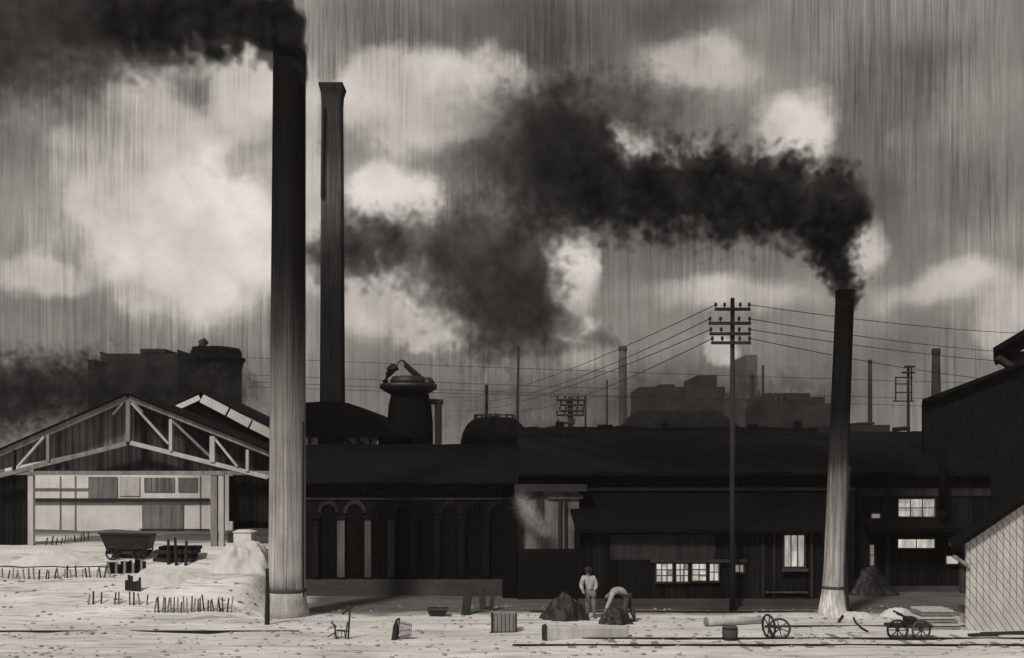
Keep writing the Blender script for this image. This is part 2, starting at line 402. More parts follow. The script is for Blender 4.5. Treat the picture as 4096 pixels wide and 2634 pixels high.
def build_right_chimney():
    d = 38.0; s = S(d); top = P(0, 1165, d).z; c = P(3330, HY, d); c.z = 0; r = 37*s
    o = thing('iron_smokestack', 'slim leaning smokestack at right, black above with a flared whitewashed foot', 'chimney', c)
    lean = lambda z: ((3382-3330)*s*max(0, z-.3)/top, 0, 0)
    mt = soot_mat('sooty slim stack', [(-1, .62), (.5, .52), (.9, .31), (3.0, .22), (4.6, .15), (5.4, .03), (7, .006), (12, .004)], .32, courses=0, zs=.22)
    prof = [(r*1.62, -.1), (r*1.55, .1), (r*1.36, .45), (r*1.18, .95), (r*1.10, 1.6)]
    for k in range(1, 21): prof.append((r*(1.10-.12*k/20), 1.6+(top-1.6)*k/20))
    prof += [(r*.85, top), (r*.85, top-.5)]
    MB().lathe(c, prof, 32, lean).build('shaft', mt, o, smooth=True)
    MB().lathe(c+Vector(lean(top)), [(r*.98, top-.32), (r*1.04, top-.26), (r*1.04, top-.04), (r*.98, top+.03), (r*.86, top+.03)], 32).build('rim', M['felt'], o, smooth=True)
    MB().lathe(c+Vector(lean(.98)), [(r*1.19, .93), (r*1.24, .94), (r*1.24, 1.02), (r*1.18, 1.03)], 32).build('iron_band', M['rust'], o, smooth=True)
    MB().tube([c+Vector((r*1.62, -.1, -.1)), c+Vector((r*1.42, -.1, 1.2)), c+Vector((r*1.25, -.1, 2.4)), c+Vector(lean(5.2))+Vector((r*1.12, -.1, 5.2))], .05, 8).build('shade_side_tube', M['iron'], o)  # dark tube put in for the shaded right side of the stack
build_right_chimney()
def far_chimney(name, label, px, w0, w1, ytop, d, m):
    c = P(px, HY, d); c.z = 0; s = S(d); top = P(0, ytop, d).z
    prof = [(w0*s/2+(w1-w0)*s/2*k/8, top*k/8-(.6 if k == 0 else 0)) for k in range(9)]
    prof[-1] = (w1*s/2, top-.6)
    o = thing(name, label, 'chimney', c)
    MB().lathe(c, prof, 20).build('shaft', m, o, smooth=True)
    MB().lathe(c, [(w1*s/2, top-.6), (w1*s*.56, top-.5), (w1*s*.56, top-.1), (w1*s*.5, top), (w1*s*.38, top)], 20).build('crown', m, o, smooth=True)
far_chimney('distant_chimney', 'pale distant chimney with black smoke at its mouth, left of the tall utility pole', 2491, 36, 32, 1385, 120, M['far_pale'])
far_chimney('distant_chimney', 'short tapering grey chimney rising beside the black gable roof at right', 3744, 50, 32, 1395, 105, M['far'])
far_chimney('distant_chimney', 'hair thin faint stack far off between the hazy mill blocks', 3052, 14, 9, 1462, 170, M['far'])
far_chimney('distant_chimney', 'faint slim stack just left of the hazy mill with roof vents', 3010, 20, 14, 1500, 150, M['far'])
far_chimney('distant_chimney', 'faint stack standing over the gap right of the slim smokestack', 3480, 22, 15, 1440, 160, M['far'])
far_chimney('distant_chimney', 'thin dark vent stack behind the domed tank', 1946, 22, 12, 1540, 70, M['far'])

# ================================================================ LEFT OPEN SHED
def build_shed():
    d = 46.0; s = S(d); y = d
    base = 1.7
    o = thing('open_shed', 'open timber shed with a pale roof truss and limewashed back wall left of the chimneys', 'shed', (P(515, 0, d).x, d+4, base))
    def q(px, py, dd=0.0): v = P(px, py, d); v.y = d+dd; return v
    def bm(name, a, b, w, m, dd=0.0, dep=.22):
        mb = MB().beam(q(*a, dd), q(*b, dd), w*s, dep); return mb.build(name, m, o, bevel=.012)
    tp, tm = M['timber_pale'], M['timber_mid']
    bm('rafter', (-60, 1841), (512, 1592), 24, tm); bm('rafter', (518, 1592), (1110, 1829), 22, tm)
    bm('lower_chord', (-60, 1918), (508, 1775), 18, tm, .03); bm('lower_chord', (522, 1772), (1110, 1920), 17, tp, .03)
    bm('king_post', (515, 1604), (515, 1768), 17, tm, -.02)
    for px, a, b, w, m in ((686, 1678, 1806, 13, tp), (852, 1746, 1850, 20, tp), (992, 1800, 1886, 12, tp), (196, 1738, 1846, 12, tm), (58, 1800, 1880, 9, M['timber_dark'])):
        bm('strut', (px, a), (px, b), w, m, -.04)
    for a, b, m in (((528, 1612), (676, 1776), tp), ((694, 1686), (846, 1830), tm), ((862, 1756), (952, 1868), tp), ((180, 1748), (74, 1868), tp), ((496, 1612), (455, 1660), tm), ((535, 1610), (575, 1652), tm)):
        bm('brace', a, b, 9, m, -.07, .12)
    bm('tie_beam', (60, 1893), (1100, 1893), 16, tm, .10, .3)
    for px, w, m in ((122, 22, tp), (855, 26, tm), (885, 20, tp)):
        a = q(px, 1902, .1); mb = MB().beam((a.x, a.y, a.z), (a.x, a.y, gz(a.x, a.y)-.1), w*s, .22); mb.build('post', m, o, bevel=.012)
    # roof sheets, eaves left and right of the ridge
    rd = 3.6
    for a, b in (((-75, 1838), (515, 1581)), ((515, 1581), (1120, 1823))):
        p0, p1 = q(*a), q(*b)
        n = Vector((-(p1.z-p0.z), 0, p1.x-p0.x)).normalized()*.07
        MB().hexa([p0+Vector((0, -.25, 0)), p1+Vector((0, -.25, 0)), p1+Vector((0, rd, 0)), p0+Vector((0, rd, 0)), p0+n+Vector((0, -.25, 0)), p1+n+Vector((0, -.25, 0)), p1+n+Vector((0, rd, 0)), p0+n+Vector((0, rd, 0))]).build('roof', M['black_roof'], o)
    # boarded gable behind the truss, pale boards left of the king post and tarred boards right
    z0 = q(0, 1898).z
    yb = d+.75
    for x0, t0, x1, t1, m in ((-60, 1836, 512, 1588, M['gable_grey']), (512, 1588, 1108, 1826, M['gable_dark'])):
        a, b = q(x0, t0), q(x1, t1)
        zz = z0 if m is M['gable_dark'] else q(0, 1800).z
        if m is M['gable_grey']:
            k = q(-60, 1898); MB().prism([(a.x, q(0, 1885).z), (q(512, 0).x, q(0, 1765).z), (b.x, b.z), (a.x, a.z)], yb, yb+.06).build('gable_boards', m, o)
            MB().prism([(q(100, 0).x, z0), (q(512, 0).x, z0), (q(512, 0).x, q(0, 1768).z-.02), (q(100, 0).x, q(0, 1856).z-.02)], yb+.02, yb+.08).build('gable_boards', M['gable_dark'], o, label='tarred boards under the lower chord')
        else: MB().prism([(a.x, z0), (b.x, z0), (b.x, b.z), (a.x, a.z)], yb+.01, yb+.07).build('gable_boards', m, o)
    # side boarding
    a, b = q(-60, 1900), q(100, 1900)
    MB().box((a.x, yb, 1.5), (b.x, yb+.07, b.z)).build('side_boards', M['dark_wall2'], o)
    a, b = q(897, 1905), q(1100, 1905)
    MB().box((a.x, yb, q(0, 2090).z), (b.x, yb+.07, a.z)).build('side_boards', M['dark_wall2'], o)
    # back wall with panels
    D = 57.0
    def k(px, py, dd=0): v = P(px, py, D); v.y = D+dd; return v
    a, b = k(20, 2200), k(930, 1850)
    w = MB().box((a.x, D, 1.3), (b.x, D+.3, b.z)).build('back_wall', M['white_wall'], o)
    for x0, y0, x1, y1, m in ((355, 1908, 470, 2010, M['grey_pane']), (480, 1908, 560, 1985, M['timber_pale']), (578, 1912, 698, 1968, M['gable_grey']), (714, 1912, 790, 1968, M['grey_pane']), (570, 2020, 735, 2140, M['grey_pane'])):
        p, r_ = k(x0, y1, -.06), k(x1, y0)
        f = MB().box((p.x, D-.06, p.z), (r_.x, D-.003, r_.z)).build('panel', m, w)
    p, r_ = k(130, 2008), k(838, 1994)
    MB().box((p.x, D-.16, p.z), (r_.x, D-.004, r_.z)).build('wall_rail', M['timber_dark'], w)
    p, r_ = k(130, 1958), k(355, 1953)
    MB().box((p.x, D-.10, p.z), (r_.x, D-.004, r_.z)).build('wall_rail', M['timber_mid'], w)
    p, r_ = k(560, 2122), k(840, 2116)
    MB().box((p.x, D-.12, p.z), (r_.x, D-.07, r_.z)).build('wall_rail', M['timber_dark'], w)
    for x in (132, 240, 300, 800):
        p, r_ = k(x, 2200), k(x+4, 1905)
        MB().box((p.x, D-.05, 1.4), (r_.x, D-.002, r_.z)).build('batten', M['timber_mid'], w)
build_shed()
def build_shed_two():
    d = 58.5
    o = thing('rear_shed', 'dark roofed shed with a white bargeboard behind the open shed', 'shed', (P(820, 0, d).x, d+4, gz(-14, 54)))
    q = lambda px, py, dd=0: P(px, py, d)+Vector((0, dd, 0))
    p = [q(560, 1700), q(810, 1578), q(1240, 1790)]
    z0 = 1.5
    MB().prism([(p[0].x, z0), (p[2].x, z0), (p[2].x, p[2].z-.12), (p[1].x, p[1].z-.12), (p[0].x, p[0].z-.12)], d+.1, d+.3).build('gable_wall', M['dark_wall2'], o)
    for a, b in ((p[0], p[1]), (p[1], p[2])):
        n = Vector((-(b.z-a.z), 0, b.x-a.x)).normalized()*.08
        v = Vector((0, -.3, 0)); w = Vector((0, 7, 0))
        MB().hexa([a+v, b+v, b+w, a+w, a+n+v, b+n+v, b+n+w, a+n+w]).build('roof', M['black_roof'], o)
    for a, b, w in (((700, 1640), (806, 1592), 20), ((814, 1596), (915, 1648), 34), ((922, 1652), (1005, 1697), 34), ((1012, 1700), (1240, 1815), 34)):
        MB().beam(q(*a, -.34), q(*b, -.34), w*S(d), .06).build('bargeboard', M['white_wall'], o)
build_shed_two()
def build_barrel_shed():
    d = 57.0
    o = thing('barrel_shed', 'black humpbacked barrel roof with a white clerestory strip right of the tallest chimney', 'shed', (P(1350, 0, d).x, d+3, 0))
    q = lambda px, py: P(px, py, d)
    pts = [(1090, 1640), (1150, 1622), (1230, 1610), (1310, 1605), (1390, 1612), (1450, 1632), (1500, 1662), (1550, 1700), (1600, 1738), (1640, 1752)]
    poly = [(q(1090, 0).x, q(0, 1748).z)]+[(q(1640, 0).x, q(0, 1748).z-.05)]+[(q(a, b).x, q(a, b).z) for a, b in reversed(pts)]
    MB().prism(poly, d, d+10).build('roof', M['felt'], o)
    a, b = q(1090, 1790), q(1640, 1790)
    MB().box((a.x, d+.6, 0), (b.x, d+9.5, q(0, 1792).z)).build('wall', M['dark_wall'], o)
    a, b = q(1170, 1792), q(1500, 1748)
    c = MB().box((a.x, d+.8, a.z), (b.x, d+1.0, b.z)).build('clerestory', M['white_wall'], o)
    a, b = q(1505, 1792), q(1640, 1748)
    MB().box((a.x, d+.8, a.z), (b.x, d+9, b.z)).build('wall', M['dark_wall'], o)
    for px, w in ((1224, 8), (1262, 9), (1345, 18), (1418, 8), (1470, 6)):
        MB().box((q(px, 0).x, d+.6, q(0, 1794).z), (q(px+w, 0).x, d+.795, q(0, 1746).z)).build('mullion', M['timber_dark'], o)
    for a, b in (((1272, 1752), (1335, 1788)), ((1362, 1752), (1415, 1788)), ((1424, 1760), (1466, 1788))):
        MB().beam(q(*a)+Vector((0, .65, 0)), q(*b)+Vector((0, .65, 0)), 8*S(d), .08).build('brace', M['timber_dark'], o)
build_barrel_shed()

# ================================================================ ARCHED WORKS
def arch_poly(x0, x1, z0, zs, n=10):
    r = (x1-x0)/2; c = (x0+x1)/2
    return [(x0, z0), (x1, z0)]+[(c+r*math.cos(math.pi*k/n), zs+r*1.15*math.sin(math.pi*k/n)) for k in range(n+1)]
def build_arched():
    d = 44.0; s = S(d)
    q = lambda px, py: P(px, py, d)
    x0, x1 = q(1090, 0).x, q(2075, 0).x
    ze = q(0, 1942).z; zr = P(0, 1792, 50).z
    o = thing('arched_workshop', 'long black brick workshop with arched windows between pale pilasters', 'building', ((x0+x1)/2, 47, 0))
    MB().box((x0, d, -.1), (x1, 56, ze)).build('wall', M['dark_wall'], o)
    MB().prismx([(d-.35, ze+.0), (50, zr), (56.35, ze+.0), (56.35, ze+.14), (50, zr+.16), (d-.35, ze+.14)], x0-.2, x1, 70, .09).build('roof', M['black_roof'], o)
    MB().box((x0-.02, d-.16, ze-.22), (x1, d-.003, ze-.02)).build('cornice', M['dark_wall2'], o)
    MB().box((x0-.02, d-.07, q(0, 2000).z), (x1, d-.002, q(0, 1992).z)).build('string_course', M['mid_wall'], o)
    MB().box((x0-.02, d-.30, -.1), (x1, d-.004, q(0, 2318).z)).build('plinth', M['plinth'], o)
    MB().box((x0-.02, d-.42, -.1), (x1, d-.304, q(0, 2362).z)).build('plinth', M['plinth'], o)
    cols = [1262, 1366, 1474, 1566, 1656, 1752, 1850, 1946, 2040]
    zc = q(0, 2078).z
    for i, px in enumerate(cols):
        w = (15, 15, 13, 13, 11, 11, 11, 11, 11)[i]
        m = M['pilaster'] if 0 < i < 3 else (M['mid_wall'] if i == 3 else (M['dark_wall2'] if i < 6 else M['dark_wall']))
        a, b = q(px-w, 0).x, q(px+w, 0).x
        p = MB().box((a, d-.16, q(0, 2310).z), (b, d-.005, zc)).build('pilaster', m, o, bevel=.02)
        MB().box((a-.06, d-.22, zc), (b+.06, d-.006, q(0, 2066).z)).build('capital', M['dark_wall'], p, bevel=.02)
        if i+1 < len(cols):
            xa, xb = q(px+w+9, 0).x, q(cols[i+1]-w-9, 0).x
            wn = MB().prism(arch_poly(xa, xb, q(0, 2300).z, q(0, 2052).z), d-.035, d-.001).build('window', M['arch_dark'], o)
            for f in (.33, .66):
                xm = xa+(xb-xa)*f
                MB().box((xm-.02, d-.06, q(0, 2300).z), (xm+.02, d-.036, q(0, 2020).z)).build('mullion', M['dark_wall'], wn)
            # arch ring
            n = 10; r = (xb-xa)/2+.02; c = (xa+xb)/2; z = q(0, 2052).z; vs = []
            for k in range(n+1):
                t = math.pi*k/n
                for rr, yy in ((r, d-.08), (r+.13, d-.08), (r+.13, d-.002), (r, d-.002)): vs.append((c+rr*math.cos(t), yy, z+rr*1.15*math.sin(t)))
            fs = [(4*k+j, 4*k+(j+1) % 4, 4*k+4+(j+1) % 4, 4*k+4+j) for k in range(n) for j in range(4)]+[(0, 1, 2, 3), (4*n+3, 4*n+2, 4*n+1, 4*n)]
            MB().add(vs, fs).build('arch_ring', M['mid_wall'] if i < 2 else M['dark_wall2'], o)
    MB().tube([(x0, d-.42, ze+.08), (x1, d-.42, ze+.08)], .07, 8).build('gutter', M['felt'], o)
build_arched()
def build_tank():
    d = 52.0; s = S(d); c = P(1978, HY, d); c.z = 0; r = 138*s; zt = P(0, 1672, d).z
    o = thing('domed_tank', 'big black domed tank with a railed flat top between the two workshops', 'tank', c)
    prof = [(r, 0), (r, zt-1.5), (r*.985, zt-1.15), (r*.93, zt-.75), (r*.82, zt-.38), (r*.66, zt-.12), (r*.5, zt), (r*.3, zt+.02)]
    MB().lathe(c, prof, 48).build('shell', M['felt'], o, smooth=True)
    for k in range(14):
        t = 2*math.pi*k/14
        MB().box((c.x+r*.58*math.cos(t)-.04, c.y+r*.58*math.sin(t)-.04, zt-.15), (c.x+r*.58*math.cos(t)+.04, c.y+r*.58*math.sin(t)+.04, zt+.14)).build('stanchion', M['iron'], o)
    MB().ring((c.x, c.y, zt+.13), r*.58, .025, (0, 0, 1), 40, 6).build('top_rail', M['iron'], o, smooth=True)
    MB().lathe(c, [(r*.14, zt), (r*.14, zt+.12), (r*.05, zt+.2)], 16).build('hatch_cover', M['iron'], o, smooth=True)
build_tank()

# ================================================================ RIGHT WORKS (main block + lean-to)
wrnd = random.Random(21)
def window(parent, px0, py0, px1, py1, d, cols, rows, skyglow='skyglow', fw=.05, frame='timber_dark', name='window'):
    a, b = P(px0, py1, d), P(px1, py0, d)
    w = MB().box((a.x, d-.05, a.z), (b.x, d-.002, b.z)).build(name, M[skyglow], parent)
    y0, y1 = d-.10, d-.052
    fr = M[frame]
    mb = MB(); mb.box((a.x-fw, y0, b.z), (b.x+fw, y1, b.z+fw)).build('frame', fr, w)
    MB().box((a.x-fw, y0-.05, a.z-fw*1.3), (b.x+fw, y1, a.z)).build('sill', fr, w)
    MB().box((a.x-fw, y0, a.z), (a.x, y1, b.z)).build('frame', fr, w); MB().box((b.x, y0, a.z), (b.x+fw, y1, b.z)).build('frame', fr, w)
    for k in range(1, cols):
        x = a.x+(b.x-a.x)*k/cols; MB().box((x-.018, y0+.015, a.z), (x+.018, y1, b.z)).build('mullion', fr, w)
    for k in range(1, rows):
        z = a.z+(b.z-a.z)*k/rows; MB().box((a.x, y0+.018, z-.016), (b.x, y1-.001, z+.016)).build('mullion', fr, w)
    if skyglow == 'skyglow':
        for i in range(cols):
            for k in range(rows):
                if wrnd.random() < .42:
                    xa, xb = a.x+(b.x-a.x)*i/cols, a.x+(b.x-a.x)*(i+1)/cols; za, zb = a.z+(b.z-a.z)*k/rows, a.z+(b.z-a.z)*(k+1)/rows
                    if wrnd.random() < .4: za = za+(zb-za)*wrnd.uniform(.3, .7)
                    MB().box((xa+.004, d-.056, za+.004), (xb-.004, d-.0505, zb-.004)).build('pane', M[wrnd.choice(('skyglow_dim', 'skyglow_mid', 'skyglow_mid'))], w)
    return w
def build_right_works():
    d = 40.0; dm = 44.0
    q = lambda px, py: P(px, py, d); qm = lambda px, py: P(px, py, dm)
    x0, x1 = qm(2085, 0).x, qm(3420, 0).x
    o = thing('engine_works', 'long black works with a lean-to, bright panes and a pale plastered bay', 'building', ((x0+x1)/2, 46, 0))
    ze = qm(0, 1905).z; zr = P(0, 1735, 50).z
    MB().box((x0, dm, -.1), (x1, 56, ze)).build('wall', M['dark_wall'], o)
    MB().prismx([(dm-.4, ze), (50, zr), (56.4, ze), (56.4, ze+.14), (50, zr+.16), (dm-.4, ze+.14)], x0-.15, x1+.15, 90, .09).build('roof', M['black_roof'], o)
    a = P(2110, 0, 50).x
    MB().prismx([(49.8, zr+.08), (50.2, zr+.08), (50.15, zr+.30), (49.85, zr+.30)], x0-.1, x1+.1, 120, .14).build('ridge_cap', M['felt'], o)
    # ridge vents and stubs that roughen the roofline
    for px, w, h in ((2240, 34, 26), (2420, 60, 14), (2660, 24, 20), (3010, 40, 16), (3190, 24, 26)):
        v = P(px, 1735, 50)
        MB().box((v.x-w*S(50)/2, 49.75, zr+.24), (v.x+w*S(50)/2, 50.25, zr+.24+h*S(50))).build('ridge_vent', M['felt'], o, bevel=.03)
    MB().box((x0, dm-.10, qm(0, 1962).z), (x1, dm-.003, qm(0, 1950).z)).build('string_course', M['mid_wall'], o)
    MB().tube([(x0, dm-.46, ze+.05), (x1, dm-.46, ze+.05)], .08, 8).build('gutter', M['felt'], o)
    # lean-to along the right hand part
    l0, l1 = q(2318, 0).x, q(3290, 0).x
    zl = q(0, 2128).z; zh = qm(0, 2035).z
    MB().box((l0, d, -.1), (l1, dm-.003, zl)).build('wall', M['dark_wall2'], o, label='tarred boarded front of the lean-to')
    MB().prismx([(d-.45, zl-.02), (dm-.004, zh), (dm-.004, zh+.12), (d-.45, zl+.10)], l0-.15, l1+.1, 60, .05).build('roof', M['felt'], o, label='tarred lean-to roof')
    MB().box((l0-.05, d-.05, -.1), (l1+.02, d-.004, q(0, 2395).z)).build('plinth', M['plinth'], o)
    MB().box((l0-.1, d-.5, -.1), (l1+.1, d-.06, q(0, 2424).z)).build('doorstep', M['plinth'], o)
    # grey rubbed panel above the windows, slightly proud
    a, b = q(2440, 2240), q(2860, 2140)
    MB().box((a.x, d-.03, a.z), (b.x, d-.002, b.z)).build('rubbed_panel', M['mid_wall'], o)
    # windows of the lean-to
    a, b = q(2600, 2262), q(2985, 2246)
    MB().box((a.x, d-.16, q(0, 2250).z), (b.x, d-.003, q(0, 2238).z)).build('lintel', M['timber_dark'], o)
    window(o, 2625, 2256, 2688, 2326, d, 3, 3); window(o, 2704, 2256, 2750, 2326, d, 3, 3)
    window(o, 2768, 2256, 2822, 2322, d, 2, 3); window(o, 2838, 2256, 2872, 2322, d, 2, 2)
    window(o, 2940, 2260, 2972, 2288, d, 2, 1, 'skyglow_dim')
    w = window(o, 3136, 2142, 3214, 2266, d, 3, 1, 'skyglow', .07)
    a, b = q(3128, 2274), q(3222, 2274)
    MB().box((a.x-.05, d-.22, a.z-.10), (b.x+.05, d-.16, a.z)).build('sill', M['plinth'], w)
    for px in (3045, 3090, 3240):
        a = q(px, 0); MB().box((a.x, d-.09, q(0, 2390).z), (a.x+.09, d-.004, zl-.03)).build('wall_post', M['mid_wall'] if px < 3200 else M['timber_dark'], o)
    a, b = q(3060, 2372), q(3228, 2366)
    MB().box((a.x, d-.12, a.z), (b.x, d-.052, b.z)).build('wall_rail', M['pilaster'], o)
    # plastered bay
    b0, b1 = P(2062, 0, 43.4).x, P(2316, 0, 43.4).x
    yb = 43.4; k = lambda px, py: P(px, py, yb)
    bay = MB().box((b0, yb, -.1), (b1, dm-.004, k(0, 1966).z)).build('plastered_bay', M['plaster'], o)
    MB().box((b0-.05, yb-.30, k(0, 1966).z), (b1+.3, dm-.005, k(0, 1938).z)).build('bay_eave', M['timber_dark'], o)
    MB().box((k(2190, 0).x, yb-.10, k(0, 1996).z), (k(2330, 0).x, yb-.004, k(0, 1976).z)).build('bay_lintel', M['pilaster'], o)
    for px, w, y0, y1 in ((2142, 12, 1968, 2110), (2162, 10, 1968, 2110), (2232, 12, 1998, 2330), (2256, 9, 1998, 2330)):
        MB().box((k(px, 0).x, yb-.12, k(0, y1).z), (k(px+w, 0).x, yb-.003, k(0, y0).z)).build('bay_post', M['timber_dark'], bay)
    # dark low store in front of the bay foot
    a = k(2070, 0).x; b = k(2318, 0).x
    MB().box((a, yb-1.0, -.1), (b, yb-.125, k(0, 2195).z)).build('low_store', M['dark_wall'], o, rough=.05, bevel=.05)
    MB().box((k(2010, 0).x, yb-.6, -.1), (k(2066, 0).x, yb+.5, k(0, 1990).z)).build('buttress', M['felt'], o, bevel=.03)
build_right_works()
def build_side_works():
    d = 45.0; q = lambda px, py: P(px, py, d)
    x0, x1 = q(3425, 0).x, q(3960, 0).x
    o = thing('side_works', 'two storey brick works with bright panes behind the slim smokestack', 'building', ((x0+x1)/2, 48, 0))
    ze = q(0, 1905).z; zr = P(0, 1742, 50).z
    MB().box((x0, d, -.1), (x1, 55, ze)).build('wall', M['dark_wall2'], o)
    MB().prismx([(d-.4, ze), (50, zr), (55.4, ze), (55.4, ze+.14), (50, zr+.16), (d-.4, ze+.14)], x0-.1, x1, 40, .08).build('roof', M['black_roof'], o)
    MB().box((x0, d-.05, q(0, 1985).z), (x1, d-.003, q(0, 1955).z)).build('frieze', M['mid_wall'], o)
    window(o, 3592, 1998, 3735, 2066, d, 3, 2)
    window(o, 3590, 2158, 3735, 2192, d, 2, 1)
    window(o, 3484, 2056, 3518, 2078, d, 1, 1, 'skyglow_dim')
    w = window(o, 3478, 2180, 3494, 2262, d, 1, 2, 'skyglow_dim')
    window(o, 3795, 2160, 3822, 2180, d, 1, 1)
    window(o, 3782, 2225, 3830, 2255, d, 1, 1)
    # canopy between the storeys
    MB().prismx([(d-1.3, q(0, 2120).z), (d-.004, q(0, 2082).z), (d-.004, q(0, 2072).z), (d-1.3, q(0, 2105).z)], q(3440, 0).x, q(3800, 0).x).build('canopy', M['felt'], o)
    MB().box((q(3540, 0).x, d-.18, -.1), (q(3552, 0).x, d-.004, q(0, 2122).z)).build('canopy_post', M['mid_wall'], o)
    MB().box((x0, d-.2, -.1), (x1, d-.006, q(0, 2345).z)).build('plinth', M['plinth'], o)
    # iron vent pipe with cowl
    c = P(3588, 0, 49.0); z1 = P(0, 1722, 49).z
    p = MB().tube([(c.x, 43.8, 3.4), (c.x, 43.8, P(0, 1726, 43.8).z)], .16, 10).build('vent_pipe', M['felt'], o, smooth=True)
    v = P(3604, 1716, 43.8)
    MB().beam(v+Vector((-.32, 0, -.03)), v+Vector((.34, 0, .03)), .17, .3).build('cowl', M['iron'], p, bevel=.05)
build_side_works()
def build_gable_house():
    d = 47.0; q = lambda px, py: P(px, py, d)
    o = thing('gabled_mill', 'tall black mill gable with a raised monitor roof at the far right edge', 'building', (q(4050, 0).x, 50, 0))
    x0 = q(3697, 0).x
    a, r, e = q(3682, 1614), q(4200, 1418), q(4720, 1614)
    MB().prism([(x0, -.1), (q(4700, 0).x, -.1), (q(4700, 0).x, a.z-.12), (r.x, r.z-.12), (x0, a.z-.06)], d, d+.3).build('gable_wall', M['dark_wall'], o)
    MB().hexa([(x0+.02, d+.3, -.1), (x0+.3, d+.3, -.1), (x0+2.6, d+6, -.1), (x0+2.3, d+6, -.1), (x0+.02, d+.3, a.z-.15), (x0+.3, d+.3, a.z-.15), (x0+2.6, d+6, a.z-.15), (x0+2.3, d+6, a.z-.15)]).build('side_wall', M['dark_wall'], o)
    for u, v in ((a, r), (r, e)):
        n = Vector((-(v.z-u.z), 0, v.x-u.x)).normalized()*.16; k0 = Vector((0, -.35, 0)); k1 = Vector((2.4, 6.2, 0))
        MB().hexa([u+k0, v+k0, v+k1, u+k1, u+n+k0, v+n+k0, v+n+k1, u+n+k1]).build('roof', M['black_roof'], o)
    # monitor on the ridge
    xa, xb, za, zb = q(4036, 0).x, q(4364, 0).x, q(0, 1560).z, q(0, 1402).z
    MB().hexa([(xa, d+.35, za), (xb, d+.35, za), (xb+2.6, d+6, za), (xa+2.6, d+6, za), (xa, d+.35, zb), (xb, d+.35, zb), (xb+2.6, d+6, zb), (xa+2.6, d+6, zb)]).build('monitor_wall', M['dark_wall'], o)
    u, v, w = q(3972, 1412), q(4200, 1276), q(4428, 1412)
    for s_, t in ((u, v), (v, w)):
        n = Vector((-(t.z-s_.z), 0, t.x-s_.x)).normalized()*.22; k0 = Vector((0, -.25, 0)); k1 = Vector((2.9, 6.3, 0))
        MB().hexa([s_+k0, t+k0, t+k1, s_+k1, s_+n+k0, t+n+k0, t+n+k1, s_+n+k1]).build('monitor_roof', M['felt'], o)
    MB().beam(q(3985, 1432)+Vector((0, -.1, 0)), q(4040, 1470)+Vector((0, -.1, 0)), .25, .4).build('eave_bracket', M['timber_dark'], o, bevel=.03)
build_gable_house()
def build_hut():
    d = 34.5; q = lambda px, py: P(px, py, d)
    o = thing('yard_hut', 'pale board hut with diagonal scored boards and a black roof edge at lower right', 'hut', (q(4080, 0).x, 36.5, 0))
    x0 = q(3866, 0).x; ap = q(4280, 1880); lf = q(3796, 2206); rt = q(4764, 2206); xr = q(4700, 0).x
    zl = lf.z+(ap.z-lf.z)*(x0-lf.x)/(ap.x-lf.x)-.12
    MB().prism([(x0, -.1), (xr, -.1), (xr, zl), (ap.x, ap.z-.12), (x0, zl)], d, d+.12).build('gable_wall', M['hut_wall'], o)
    MB().hexa([(x0, d+.12, -.1), (x0+.12, d+.12, -.1), (x0+1.8, d+4, -.1), (x0+1.68, d+4, -.1), (x0, d+.12, zl-.02), (x0+.12, d+.12, zl-.02), (x0+1.8, d+4, zl-.02), (x0+1.68, d+4, zl-.02)]).build('side_wall', M['dark_wall2'], o)
    for u, v in ((lf, ap), (ap, rt)):
        n = Vector((-(v.z-u.z), 0, v.x-u.x)).normalized()*.12; k0 = Vector((0, -.28, 0)); k1 = Vector((1.75, 4.2, 0))
        MB().hexa([u+k0, v+k0, v+k1, u+k1, u+n+k0, v+n+k0, v+n+k1, u+n+k1]).build('roof', M['felt'], o)
    a, b = q(3846, 0), q(3864, 0)
    MB().box((a.x, d+.02, q(0, 2375).z), (b.x, d+.2, q(0, 2262).z)).build('side_shade_strip', M['timber_dark'], o, bevel=.02)  # dark strip imitating the shading along the hut's left edge
    MB().beam(q(3806, 2222)+Vector((0, -.1, 0)), q(3866, 2262)+Vector((0, -.1, 0)), .10, .12).build('eave_bracket', M['timber_mid'], o)
build_hut()

